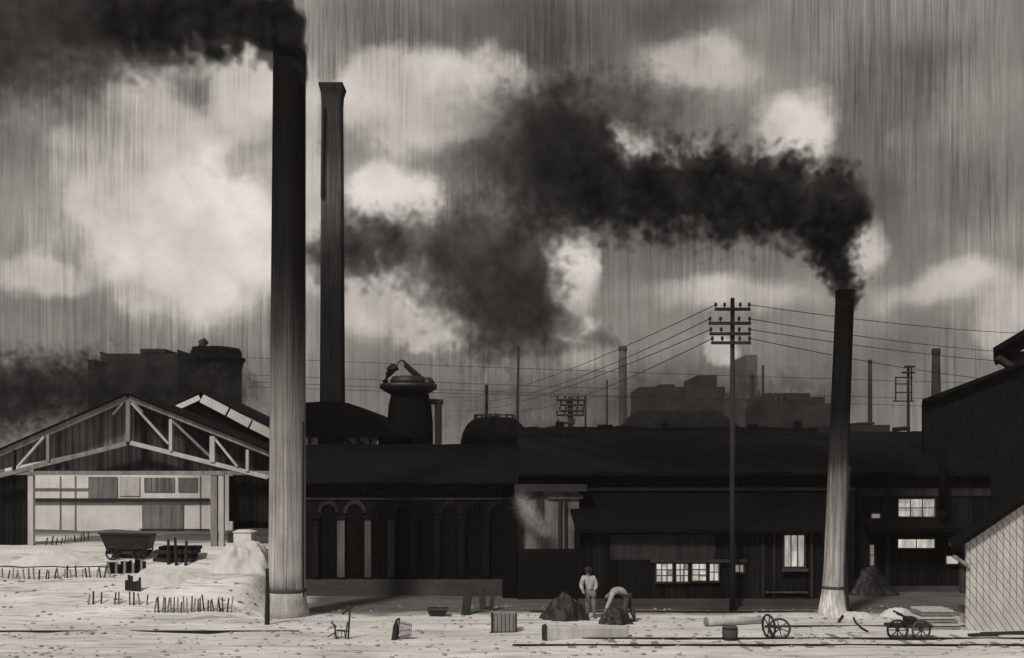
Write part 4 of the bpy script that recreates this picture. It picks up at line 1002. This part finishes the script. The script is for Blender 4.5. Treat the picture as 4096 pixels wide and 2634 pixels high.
    # leaning posts by the plinth
    for i, (px, py, w, tp, dx) in enumerate(((1860, 2462, 34, 2350, 16), (1932, 2440, 24, 2345, -6), (1962, 2446, 18, 2362, 10))):
        p = G(px, py); q2 = P(px+dx, tp, p.y+.3)
        tag(MB().beam(p+Vector((0, 0, -.1)), q2, w*S(p.y), .2).build('leaning_baulk', M['timber_dark'], bevel=.02), ('thickest leaning', 'middle upright', 'slimmest leaning')[i]+' dark baulk against the plinth between the workshops', 'baulk', 'dark baulks by the plinth')
    # machine lump and box left of coal
    p = G(3410, 2560)
build_debris()
def build_stones():
    bm = bmesh.new(); vs = []; fs = []
    rnd = random.Random(5)
    mb = MB()
    base = bmesh.new(); bmesh.ops.create_icosphere(base, subdivisions=1, radius=1)
    bv = [v.co.copy() for v in base.verts]; bf = [tuple(v.index for v in f.verts) for f in base.faces]; base.free(); bm.free()
    for k in range(2600):
        y = 28.5+12*rnd.random()**.8; x = rnd.uniform(-16, 16)*y/30
        if rnd.random() < .5 and mnoise.noise(Vector((x*.5, y*.5, 11))) < .1: continue
        r = rnd.choice((.015, .02, .02, .03, .04, .06)); z = gz(x, y); j = rnd.random()*6
        mb.add([Vector((x+v.x*r*1.4*(1+.3*math.sin(v.y*5+j)), y+v.y*r*1.2, z+r*.2+v.z*r*.7*(1+.3*math.cos(v.x*4+j)))) for v in bv], bf)
    o = mb.build('loose_stones', M['stone']); o['kind'] = 'stuff'; tag(o, 'loose stones and clinker scattered over the ash yard', 'stones')
build_stones()

# ================================================================ PEOPLE
def skin_mesh(name, verts, edges, m, parent, root=0, sub=2):
    """verts: (pos, radius); a skinned, subdivided continuous surface"""
    off = wloc(parent); me = bpy.data.meshes.new(name)
    me.from_pydata([Vector(v)-off for v, r in verts], edges, [])
    o = bpy.data.objects.new(name, me); COL.objects.link(o); o.parent = parent; me.materials.append(m)
    sk = o.modifiers.new('skin', 'SKIN'); sk.use_smooth_shade = True
    sv = me.skin_vertices[0].data if me.skin_vertices else None
    if sv is None:
        bpy.context.view_layer.objects.active = o; sv = o.data.skin_vertices[0].data
    for i, (v, r) in enumerate(verts):
        rr = r if isinstance(r, tuple) else (r, r); sv[i].radius = rr; sv[i].use_root = (i == root)
    ss = o.modifiers.new('smooth', 'SUBSURF'); ss.levels = sub; ss.render_levels = sub
    return o
def person(label, org, J, shirt, trousers, cap=True, scale=1.0):
    """J: joint name -> (x, y, z) in metres from the feet point org (x right, y away, z up)"""
    org = Vector(org); W = {k: org+Vector(v)*scale for k, v in J.items() if k != 'arch'}
    o = thing('person', label, 'person', org)
    V = []; idx = {}; E = []
    def av(k, p, r): idx[k] = len(V); V.append((p, r*scale if not isinstance(r, tuple) else tuple(a*scale for a in r))); return idx[k]
    def ed(a, b): E.append((idx[a], idx[b]))
    av('pelvis', W['pelvis'], (.145, .12)); av('waist', W['pelvis'].lerp(W['chest'], .5)+Vector((0, 0, J.get('arch', 0))), (.125, .105)); av('chest', W['chest'], (.15, .12))
    av('neck', W['neck'], .055); av('jaw', W['neck'].lerp(W['head'], .55), .07); av('head', W['head'], (.088, .10)); av('crown', W['head']+(W['head']-W['neck']).normalized()*.085*scale, .06)
    for a, b in (('pelvis', 'waist'), ('waist', 'chest'), ('chest', 'neck'), ('neck', 'jaw'), ('jaw', 'head'), ('head', 'crown')): ed(a, b)
    for s in 'lr':
        av('sh'+s, W['shoulder_'+s], .062); av('el'+s, W['elbow_'+s], .045); av('wr'+s, W['wrist_'+s], .03)
        ed('chest', 'sh'+s); ed('sh'+s, 'el'+s); ed('el'+s, 'wr'+s)
        dr = (W['wrist_'+s]-W['elbow_'+s]).normalized()
        pm = W['wrist_'+s]+dr*.06*scale; av('pm'+s, pm, (.036, .018)); ed('wr'+s, 'pm'+s)
        side = dr.cross(Vector((0, 1, 0))); side = side.normalized() if side.length > .1 else Vector((1, 0, 0))
        for k, (off, ln) in enumerate(((-.03, .06), (-.01, .075), (.01, .07), (.03, .055))):
            a = pm+side*off*scale+dr*.035*scale; b = a+dr*ln*.5*scale; c = b+dr*ln*.4*scale+Vector((0, -.02*scale, 0))
            av(f'f{k}a'+s, a, .010); av(f'f{k}b'+s, b, .009); av(f'f{k}c'+s, c, .008)
            ed('pm'+s, f'f{k}a'+s); ed(f'f{k}a'+s, f'f{k}b'+s); ed(f'f{k}b'+s, f'f{k}c'+s)
        a = W['wrist_'+s]+dr*.03*scale-side*.035*scale; b = a+dr*.03*scale-side*.025*scale
        av('ta'+s, a, .011); av('tb'+s, b, .009); ed('wr'+s, 'ta'+s); ed('ta'+s, 'tb'+s)
        av('hp'+s, W['hip_'+s], .09); av('kn'+s, W['knee_'+s], .062); av('cf'+s, W['knee_'+s].lerp(W['ankle_'+s], .3), .06); av('an'+s, W['ankle_'+s], .042); av('to'+s, W['toe_'+s], .04)
        for a, b in (('pelvis', 'hp'+s), ('hp'+s, 'kn'+s), ('kn'+s, 'cf'+s), ('cf'+s, 'an'+s), ('an'+s, 'to'+s)): ed(a, b)
    skin_mesh('body', V, E, M['skin'], o, 0)
    # garments follow the body a little outside it
    def garment(name, names, links, m, grow, extra=None):
        vv = []; ii = {}
        for n in names:
            p, r = V[idx[n]]; r = r if isinstance(r, tuple) else (r, r); ii[n] = len(vv); vv.append((p, (r[0]+grow, r[1]+grow)))
        return skin_mesh(name, vv, [(ii[a], ii[b]) for a, b in links], m, o, 0)
    tops = ['pelvis', 'waist', 'chest']; lk = [('pelvis', 'waist'), ('waist', 'chest')]
    for s in 'lr': tops += ['sh'+s, 'el'+s, 'wr'+s]; lk += [('chest', 'sh'+s), ('sh'+s, 'el'+s), ('el'+s, 'wr'+s)]
    garment('shirt', tops, lk, shirt, .03*scale)
    legs = ['pelvis']; lk = []
    for s in 'lr': legs += ['hp'+s, 'kn'+s, 'cf'+s, 'an'+s]; lk += [('pelvis', 'hp'+s), ('hp'+s, 'kn'+s), ('kn'+s, 'cf'+s), ('cf'+s, 'an'+s)]
    garment('trousers', legs, lk, trousers, .024*scale)
    for s in 'lr':
        p0, p1 = V[idx['an'+s]][0], V[idx['to'+s]][0]
        skin_mesh('boot', [(p0+Vector((0, 0, .04)), .06*scale), (p0+Vector((0, 0, -.03)), .06*scale), (p1, .055*scale)], [(0, 1), (1, 2)], M['cloth_dark'], o, 0)
    # face and hair
    hd = W['head']; up = (W['head']-W['neck']).normalized(); fw = Vector(J['face']).normalized(); rt = up.cross(fw).normalized()
    MB().tube([hd+fw*.085*scale+up*.01*scale, hd+fw*.125*scale-up*.02*scale], [.012, .018], 8).build('nose', M['skin'], o, smooth=True)
    for s in (-1, 1):
        e = hd+fw*.088*scale+up*.02*scale+rt*s*.035*scale
        lump('eye', M['hair'], e, .012, .012, .012, 0, 0, o, 2); lump('ear', M['skin'], hd+rt*s*.095*scale, .02, .02, .035, 0, 0, o, 2)
    MB().beam(hd+fw*.09*scale-up*.055*scale-rt*.025*scale, hd+fw*.09*scale-up*.055*scale+rt*.025*scale, .01, .01).build('mouth', M['hair'], o)
    def shell(name, m, c, rx, ry, rz, cut=-1.0):
        bm = bmesh.new(); bmesh.ops.create_icosphere(bm, subdivisions=3, radius=1)
        vs = [c+rt*(v.co.x*rx)+fw*(v.co.y*ry)+up*(max(cut, v.co.z)*rz) for v in bm.verts]
        fs = [tuple(v.index for v in f.verts) for f in bm.faces]; bm.free()
        return MB().add(vs, fs).build(name, m, o, smooth=True)
    shell('hair', M['hair'], hd-fw*.018+up*.022, .104, .112, .122, -.35)
    if cap:
        cp = shell('cap', M['cloth_dark'], hd-fw*.005+up*.075, .118, .128, .075, -.2)
        bm = bmesh.new(); bmesh.ops.create_icosphere(bm, subdivisions=2, radius=1)
        vs = [hd+fw*.10+up*.068+rt*(v.co.x*.085)+fw*(v.co.y*.075)+up*(v.co.z*.010-.02*v.co.y) for v in bm.verts]
        fs = [tuple(v.index for v in f.verts) for f in bm.faces]; bm.free()
        MB().add(vs, fs).build('brim', M['cloth_dark'], cp, smooth=True)
    return o
p = G(2362, 2474)
person('standing worker in a pale smock and cap beside the black coal heap', p, dict(
    pelvis=(0, 0, .92), chest=(-.06, -.02, 1.28), neck=(-.08, -.03, 1.46), head=(-.08, -.06, 1.60), face=(-.35, -1, -.25),
    shoulder_l=(-.25, -.03, 1.38), elbow_l=(-.33, -.12, 1.12), wrist_l=(-.28, -.32, .98),
    shoulder_r=(.12, .0, 1.37), elbow_r=(.20, -.08, 1.12), wrist_r=(.12, -.28, 1.0),
    hip_l=(-.10, 0, .86), knee_l=(-.10, -.06, .48), ankle_l=(-.10, .02, .10), toe_l=(-.14, -.14, .05),
    hip_r=(.10, .02, .86), knee_r=(.11, -.02, .48), ankle_r=(.14, .08, .10), toe_r=(.14, -.08, .05)), M['cloth_pale'], M['timber_mid'])
p = G(2492, 2492)
person('stooping worker in a pale shirt bent double over the ground with arms hanging', p, dict(
    pelvis=(.12, .06, .88), chest=(-.24, .0, 1.06), arch=.13, neck=(-.42, -.04, .98), head=(-.52, -.08, .86), face=(-.35, -.35, -.9),
    shoulder_l=(-.34, -.19, 1.04), elbow_l=(-.46, -.22, .74), wrist_l=(-.58, -.22, .48),
    shoulder_r=(-.34, .16, 1.06), elbow_r=(-.40, .16, .76), wrist_r=(-.52, .06, .50),
    hip_l=(.12, -.07, .84), knee_l=(.05, -.14, .47), ankle_l=(.14, -.10, .10), toe_l=(-.06, -.14, .05),
    hip_r=(.14, .16, .84), knee_r=(.30, .10, .46), ankle_r=(.40, .14, .10), toe_r=(.22, .10, .05)), M['cloth_pale'], M['trouser'], False)

# ================================================================ SMOKE
def smoke(name, label, pts, d, ang, dmax, albedo, namp=.55, nscale=1.0, squash=1.0, drift=0.0, soft=.35, step=1.0):
    """pts: (px, py, radius px, density 0-1) along the plume; shaped by distance to its axis and noise, inside a close hull"""
    s = S(d); ca, sa = math.cos(ang), math.sin(ang)
    ux = Vector((-ca, 0, sa)); vz = Vector((sa, 0, ca)); wy = Vector((0, 1, 0))
    W = [(P(x, y, d), r*s, q) for x, y, r, q in pts]; o0 = W[0][0]
    U = [((p-o0).dot(ux), (p-o0).dot(vz), r, q) for p, r, q in W]
    U.sort(key=lambda t: t[0])
    u0, u1 = U[0][0], U[-1][0]; L = u1-u0
    vmin = min(t[1] for t in U)-.01; vmax = max(t[1] for t in U)+.01; rmax = max(t[2] for t in U)
    def at(u):
        for a, b in zip(U, U[1:]):
            if u <= b[0]:
                t = (u-a[0])/max(1e-6, b[0]-a[0]); t = t*t*(3-2*t)*.5+t*.5
                return [a[i]+(b[i]-a[i])*t for i in (1, 2)]
        return [U[-1][1], U[-1][2]]
    mt, b, bs, out = newmat(name+' fumes'); b.n.remove(bs)
    co = b.new('ShaderNodeTexCoord').outputs['Object']
    sep = b.new('ShaderNodeSeparateXYZ'); b.l.new(co, sep.inputs[0]); u, w, v = sep.outputs
    un = b.mr(u, u0, u1, smooth=False)
    def curve(vals):
        k = b.new('ShaderNodeFloatCurve'); cu = k.mapping.curves[0]
        ps = [((t[0]-u0)/L, x) for t, x in zip(U, vals)]
        cu.points[0].location = ps[0]; cu.points[1].location = ps[-1]
        for q in ps[1:-1]: cu.points.new(*q)
        for q in cu.points: q.handle_type = 'AUTO_CLAMPED'
        k.mapping.update(); b.l.new(un, k.inputs['Value']); return k.outputs[0]
    cv = b.m('MULTIPLY_ADD', curve([(t[1]-vmin)/(vmax-vmin) for t in U]), vmax-vmin, vmin)
    cr = b.m('MULTIPLY', curve([t[2]/rmax for t in U]), rmax)
    cd = curve([t[3] for t in U])
    n1 = b.noise(co, nscale/rmax*1.6, 4.0, .62)
    dv = b.m('SUBTRACT', v, cv)
    wd = b.m('SUBTRACT', w, b.m('MULTIPLY', u, drift))
    dist = b.m('SQRT', b.m('ADD', b.m('MULTIPLY', dv, dv), b.m('MULTIPLY', wd, wd)))
    dist = b.m('DIVIDE', dist, cr)
    n2 = b.noise(co, nscale/rmax*2.7, 1.2, .5)
    n3 = b.noise(co, nscale/rmax*9.0, 3.0, .6)
    fold = b.m('ABSOLUTE', b.m('SUBTRACT', n2, .5))
    dist = b.m('ADD', dist, b.m('MULTIPLY', b.m('SUBTRACT', n1, .5), namp*2.2))
    dist = b.m('ADD', dist, b.m('MULTIPLY', b.m('SUBTRACT', .09, fold), namp*3.4))
    dist = b.m('ADD', dist, b.m('MULTIPLY', b.m('SUBTRACT', n3, .5), namp*.55))
    den = b.mr(dist, 1.0, soft)
    den = b.m('MULTIPLY', b.m('MULTIPLY', den, cd), dmax)
    pv = b.new('ShaderNodeVolumePrincipled'); pv.inputs['Color'].default_value = (albedo, albedo*.98, albedo*.96, 1)
    pv.inputs['Density Attribute'].default_value = ''
    pv.inputs['Anisotropy'].default_value = .1
    al = b.m('MULTIPLY', b.mr(n1, .38, .62, .35, 1.7), albedo)
    b.l.new(b.gray(al, (1, .98, .96)), pv.inputs['Color'])
    b.l.new(den, pv.inputs['Density']); b.l.new(pv.outputs[0], out.inputs['Volume'])
    mt.cycles.volume_step_rate = step
    n = 26; m = 56; vs = []; fs = []
    for i in range(m+1):
        uu = u0+L*i/m; c, r = at(uu); rr = r*(1.0+namp*.42)
        for k in range(n):
            t = 2*math.pi*k/n
            rad = rr*(1+.05*mnoise.noise(Vector((uu*.8, math.cos(t)*2, math.sin(t)*2))))
            vs.append((uu, uu*drift+math.cos(t)*rad, c+math.sin(t)*rad))
    for i in range(m):
        for k in range(n): fs.append((i*n+k, i*n+(k+1) % n, (i+1)*n+(k+1) % n, (i+1)*n+k))
    fs += [tuple(range(n-1, -1, -1)), tuple(range(m*n, (m+1)*n))]
    me = bpy.data.meshes.new(name); me.from_pydata(vs, [], fs); me.materials.append(mt)
    bm = bmesh.new(); bm.from_mesh(me); bmesh.ops.recalc_face_normals(bm, faces=bm.faces); bm.to_mesh(me); bm.free()
    o = bpy.data.objects.new(name, me); COL.objects.link(o)
    o.matrix_world = Matrix.Translation(o0) @ Matrix((ux, wy, vz)).transposed().to_4x4()
    bpy.context.view_layer.update()
    tag(o, label, 'smoke' if label else None, None, 'stuff'); return o
smoke('smoke_plume', 'thick black smoke streaming left from the mouth of the tallest chimney',
      [(1225, 330, 60, .25), (1200, 220, 105, 1), (1150, 120, 150, 1), (980, 95, 165, 1), (760, 75, 185, .8), (520, 60, 215, .5), (260, 60, 280, .16), (0, 70, 340, .10), (-350, 60, 380, .09), (-700, 40, 400, 0)], 38.0, R(14), 3.8, .06, .75, 1.6)
smoke('smoke_plume', 'grey smoke bank hanging under the black plume at upper left',
      [(960, 200, 60, 0), (860, 200, 110, .9), (700, 190, 160, .9), (420, 190, 210, .9), (150, 210, 270, .75), (-150, 250, 310, .6), (-500, 300, 380, 0)], 44.0, R(2), .7, .22, .8, 1.8, soft=.1)
plume = smoke('smoke_plume', 'black smoke rolling up and left from the slim smokestack at right',
      [(3500, 850, 50, 0), (3440, 835, 120, .9), (3340, 830, 185, 1), (3180, 805, 200, 1), (3000, 785, 205, 1), (2820, 775, 215, 1), (2600, 775, 195, .9), (2400, 720, 265, .6), (2200, 650, 330, .3), (2020, 590, 320, .15), (1850, 550, 250, .06), (1650, 520, 150, 0)], 38.0, R(4), 3.4, .07, .8, 1.7)
col_ = smoke('smoke_column', None,
      [(3398, 1260, 40, .0), (3396, 1200, 58, 1), (3376, 1120, 90, 1), (3340, 1040, 105, 1), (3330, 960, 120, 1), (3330, 880, 130, 1), (3320, 790, 90, 0)], 38.02, R(82), 4.2, .06, .75, 1.0)
mw = col_.matrix_world.copy(); col_.parent = plume; col_.matrix_parent_inverse = plume.matrix_world.inverted(); col_.matrix_world = mw
smoke('smoke_plume', 'grey billow of smoke piled above the slim smokestack plume',
      [(3020, 640, 40, 0), (2940, 560, 100, .3), (2800, 450, 160, .35), (2640, 440, 175, .6), (2440, 430, 200, 1), (2260, 420, 190, 1), (2060, 400, 150, .5), (1900, 380, 100, 0)], 42.0, R(12), .9, .28, .85, 1.9, soft=.1)
smoke('smoke_plume', 'broad grey smoke drifting left from the pale distant chimney',
      [(2492, 1388, 16, .9), (2450, 1370, 40, 1), (2360, 1345, 80, .5), (2240, 1310, 170, .55), (2140, 1240, 270, .62), (2020, 1150, 340, .6), (1860, 1060, 310, .42), (1700, 1010, 240, .45), (1560, 1000, 190, .8), (1420, 995, 180, 1), (1290, 1000, 150, .9), (1180, 1000, 70, 0)], 120.0, R(25), .75, .16, .85, 2.0, soft=.1)
smoke('smoke_plume', 'dark soot cloud low over the far skyline between the domed tank and the slim smokestack',
      [(3500, 1560, 60, 0), (3300, 1600, 150, .8), (3000, 1620, 190, 1), (2700, 1620, 190, 1), (2400, 1630, 170, .8), (2100, 1600, 160, .7), (1800, 1640, 140, .6), (1500, 1660, 100, 0)], 78.0, R(1), .32, .09, .8, 1.8, soft=.0)
smoke('smoke_plume', 'dark soot cloud on the left skyline behind the open shed',
      [(1100, 1600, 60, 0), (900, 1560, 120, .8), (650, 1560, 150, 1), (400, 1560, 170, 1), (150, 1570, 190, 1), (-100, 1600, 210, .9), (-500, 1600, 210, 0)], 80.0, R(1), .95, .07, .85, 2.0, soft=.1)
smoke('smoke_plume', 'thin black soot clinging along the ridge of the long works',
      [(3420, 1730, 30, 0), (3300, 1722, 50, .8), (3000, 1722, 45, .7), (2700, 1728, 40, .6), (2400, 1728, 45, .8), (2200, 1722, 60, 1), (2000, 1712, 60, .8), (1850, 1740, 40, 0)], 49.0, R(1), 1.1, .05, .9, 1.6, soft=.0)
smoke('smoke_wisp', 'faint grey wisp rising from the brown brick chimney',
      [(1362, 345, 16, .5), (1340, 320, 40, .7), (1318, 285, 44, .5), (1300, 240, 40, 0)], 58.0, R(60), .6, .35, .5, 1.5)
smoke('steam_puff', 'small pale puff of steam against the plastered bay',
      [(2190, 2150, 16, .5), (2160, 2110, 46, .9), (2120, 2060, 54, .8), (2090, 2010, 50, .5), (2070, 1960, 40, 0)], 42.6, R(60), 2.2, .96, .8, 1.6, soft=.1)
HAZE = .0002
if HAZE:
    mt, b, bs, out = newmat('smoky air'); b.n.remove(bs)
    pv = b.new('ShaderNodeVolumePrincipled'); pv.inputs['Color'].default_value = (.80, .79, .77, 1); pv.inputs['Density'].default_value = HAZE
    pv.inputs['Density Attribute'].default_value = ''
    b.l.new(pv.outputs[0], out.inputs['Volume'])
    o = MB().box((-620, -45, -1.6), (620, 820, 46)).build('haze', mt); tag(o, None, None, None, 'stuff')

# ================================================================ SKY
def lin(v): v /= 255.0; return ((v+.055)/1.055)**2.4 if v > .04045 else v/12.92
SUN_EL, SUN_AZ = R(46), R(-150)      # behind the viewer's left shoulder; azimuth measured from +Y towards +X
def build_world():
    w = bpy.data.worlds.new('World'); sc.world = w; w.use_nodes = True
    b = NB(w.node_tree); b.n.clear()
    out = b.new('ShaderNodeOutputWorld'); bg = b.new('ShaderNodeBackground'); b.l.new(bg.outputs[0], out.inputs[0])
    dr = b.new('ShaderNodeTexCoord').outputs['Generated']
    sep = b.new('ShaderNodeSeparateXYZ'); b.l.new(dr, sep.inputs[0])
    az = b.m('ARCTAN2', sep.outputs[0], sep.outputs[1]); el = b.m('ARCSINE', sep.outputs[2])
    cb = b.new('ShaderNodeCombineXYZ'); b.l.new(az, cb.inputs[0]); b.l.new(el, cb.inputs[1]); pol = cb.outputs[0]
    wn1 = b.noise(dr, 5.0, 5.0, .6, True); wn2 = b.noise(dr, 22.0, 4.0, .65, True)
    wp = b.v('ADD', b.v('MULTIPLY', b.v('SUBTRACT', wn1, (.5, .5, .5)), (.075, .065, 0)), b.v('MULTIPLY', b.v('SUBTRACT', wn2, (.5, .5, .5)), (.035, .03, 0)))
    p = b.v('ADD', pol, wp)
    def vor(sc_):
        k = b.new('ShaderNodeTexVoronoi', feature='SMOOTH_F1'); k.inputs['Scale'].default_value = sc_; k.inputs['Smoothness'].default_value = .25
        b.l.new(b.v('ADD', dr, b.v('MULTIPLY', wp, (1.0, 1.0, 0))), k.inputs['Vector']); return k.outputs['Distance']
    bil = b.m('ADD', b.m('MULTIPLY', b.m('SUBTRACT', vor(11.0), .45), .55), b.m('MULTIPLY', b.m('SUBTRACT', vor(27.0), .45), .35))
    T = None
    # base: brightness by height, thicker and darker near the horizon
    T = b.mr(el, R(0), R(9), lin(98), lin(128))
    T = b.mix(b.mr(el, R(26), R(50)), T, .30)
    def blob(px, py, rx, ry, tone, a=1.0, soft=.3):
        nonlocal T
        u, v = (px-CX)/F, (HY-py)/F
        c = (math.atan(u), math.atan(v/math.sqrt(1+u*u)))
        ix, iy = F/rx, F/ry
        t = b.v('MULTIPLY_ADD', p, (ix, iy, 0), (-c[0]*ix, -c[1]*iy, 0))
        if tone < 162: tone *= .86
        k = b.mr(b.m('ADD', b.v('LENGTH', t), b.m('MULTIPLY', bil, .75 if tone > 160 else .5)), 1.15, (.3, .62, .5)[int(rx) % 3] if tone > 160 else soft, 0.0, a)
        T = b.mix(k, T, lin(tone))
        if tone > 162:
            e_ = b.mr(b.m('ABSOLUTE', b.m('SUBTRACT', k, .30)), .16, .02)
            EDGE.append(e_)
    EDGE = []
    BL = [
        # broad tones
        (200, 250, 700, 330, 108), (150, 560, 420, 260, 135), (150, 900, 330, 300, 152), (300, 1230, 650, 190, 132), (850, 1290, 420, 140, 140),
        (1500, 130, 420, 200, 128), (2150, 140, 620, 260, 92), (2750, 90, 420, 170, 96), (3150, 200, 380, 220, 138), (3850, 150, 420, 260, 158),
        (3600, 420, 360, 420, 104), (3980, 420, 240, 250, 146), (3750, 800, 460, 420, 126), (3450, 700, 160, 420, 104), (3950, 1050, 260, 240, 142),
        (1700, 650, 420, 260, 158), (1950, 780, 300, 280, 128), (2200, 900, 420, 260, 130), (2700, 1000, 600, 160, 118), (2650, 1280, 620, 200, 146),
        (2000, 1250, 420, 260, 120), (2700, 1560, 900, 190, 108), (3200, 1480, 330, 220, 112), (3700, 1480, 420, 230, 116), (1700, 1540, 420, 160, 116), (400, 1470, 700, 160, 118),
        (2150, 950, 480, 420, 98), (1950, 720, 260, 260, 112), (2350, 520, 330, 260, 96),
        # bright cumulus
        (600, 420, 260, 190, 186), (900, 400, 320, 260, 190), (620, 680, 460, 220, 178), (760, 900, 470, 330, 204), (900, 1100, 330, 170, 192), (520, 800, 260, 220, 192), (180, 1090, 190, 90, 172),
        (1700, 420, 340, 200, 192), (1960, 430, 230, 190, 188), (1540, 340, 200, 130, 180), (1560, 800, 190, 140, 198), (1640, 860, 150, 100, 196), (1260, 760, 70, 420, 166),
        (1560, 1230, 260, 190, 194), (1720, 1330, 220, 100, 178), (2330, 1080, 130, 180, 188), (2320, 1270, 130, 80, 184), (2790, 330, 270, 220, 150), (2790, 250, 230, 110, 168), (3150, 540, 185, 150, 186), (3210, 600, 140, 130, 196),
        (2500, 590, 150, 70, 190), (2770, 620, 120, 55, 182), (3430, 990, 90, 170, 172), (2950, 1150, 360, 80, 172), (3750, 1160, 330, 90, 172), (3600, 560, 60, 60, 130), (4060, 1280, 120, 160, 162),
        (2880, 1390, 70, 90, 168), (2360, 1420, 130, 60, 158),
        # darker patches between
        (760, 400, 110, 110, 96, .8), (980, 660, 110, 80, 150, .7), (1850, 640, 90, 60, 130, .6), (2250, 560, 200, 200, 78, .8), (2650, 480, 200, 180, 96, .7), (2960, 480, 60, 120, 120, .6), (2060, 1190, 160, 110, 60, .55), (2700, 900, 480, 120, 90, .7),
    ]
    for q in BL: blob(*q)
    ed = EDGE[0]
    for q in EDGE[1:]: ed = b.m('MAXIMUM', ed, q)
    ed = b.m('MULTIPLY', ed, b.mr(b.noise(dr, 17.0, 2.0), .45, .62))
    T = b.m('MULTIPLY', T, b.m('MULTIPLY_ADD', ed, -.05, 1.0))
    # fine cloud texture
    f1 = b.noise(dr, 14.0, 6.0, .62)
    T = b.m('MULTIPLY', T, b.m('MULTIPLY_ADD', b.m('SUBTRACT', f1, .5), 1.0, 1.02))
    T = b.m('MULTIPLY', T, b.mr(bil, -.25, .35, 1.12, .78))
    # falling soot and rain: fine upright streaks, strongest in the grey parts
    st = b.v('MULTIPLY', pol, (260, 7, 0)); h1 = b.noise(st, 1.0, 3.0, .7)
    st2 = b.v('MULTIPLY', pol, (620, 18, 0)); h2 = b.noise(st2, 1.0, 2.0, .7)
    hm = b.mr(T, lin(196), lin(130)); h = b.m('ADD', b.m('MULTIPLY', b.m('SUBTRACT', h1, .5), 1.5), b.m('MULTIPLY', b.m('SUBTRACT', h2, .5), 1.0))
    big = b.mr(b.noise(dr, 6.0, 2.0), .35, .6, .35, 1.0)
    T = b.m('MULTIPLY', T, b.m('MULTIPLY_ADD', b.m('MULTIPLY', b.m('MULTIPLY', h, hm), big), 1.15, 1.0))
    T = b.m('MAXIMUM', T, .012)
    sk = b.new('ShaderNodeTexSky', sky_type='NISHITA'); sk.sun_disc = False; sk.sun_elevation = SUN_EL; sk.sun_rotation = SUN_AZ
    sk.air_density = 2.0; sk.dust_density = 6.0
    bw = b.new('ShaderNodeRGBToBW'); b.l.new(sk.outputs[0], bw.inputs[0])
    # grey daylight of the clear sky above the cloud, and the cloud itself
    tot = b.m('ADD', b.m('MULTIPLY', T, 11.8), b.m('MULTIPLY', bw.outputs[0], .02))
    b.l.new(b.gray(tot, (1.0, .925, .845)), bg.inputs['Color']); bg.inputs['Strength'].default_value = .10
    w.cycles.sampling_method = 'MANUAL'; w.cycles.sample_map_resolution = 1024
build_world()
sl = bpy.data.lights.new('sun', 'SUN'); sl.energy = 3.0; sl.angle = R(8); sl.color = (1, .925, .845)
so = bpy.data.objects.new('sun', sl); COL.objects.link(so)
to = Vector((math.sin(SUN_AZ)*math.cos(SUN_EL), math.cos(SUN_AZ)*math.cos(SUN_EL), math.sin(SUN_EL)))
so.rotation_euler = to.to_track_quat('Z', 'Y').to_euler(); so.location = to*60

# ================================================================ CAMERA, RENDER
cd = bpy.data.cameras.new('camera'); cam = bpy.data.objects.new('camera', cd); COL.objects.link(cam)
cam.location = (0, 0, H); cam.rotation_euler = (R(90), 0, 0)
cd.sensor_width = 36; cd.lens = 36*F/4096; cd.shift_y = (HY-1317)/4096; cd.clip_end = 3000; cd.clip_start = .1
sc.camera = cam
sc.view_settings.view_transform = 'Standard'; sc.view_settings.look = 'None'; sc.view_settings.exposure = 0; sc.view_settings.gamma = 1
cy = sc.cycles
cy.max_bounces = 5; cy.diffuse_bounces = 3; cy.glossy_bounces = 2; cy.transmission_bounces = 2; cy.volume_bounces = 1; cy.transparent_max_bounces = 12
cy.volume_step_rate = .6; cy.volume_max_steps = 256
cy.use_denoising = True
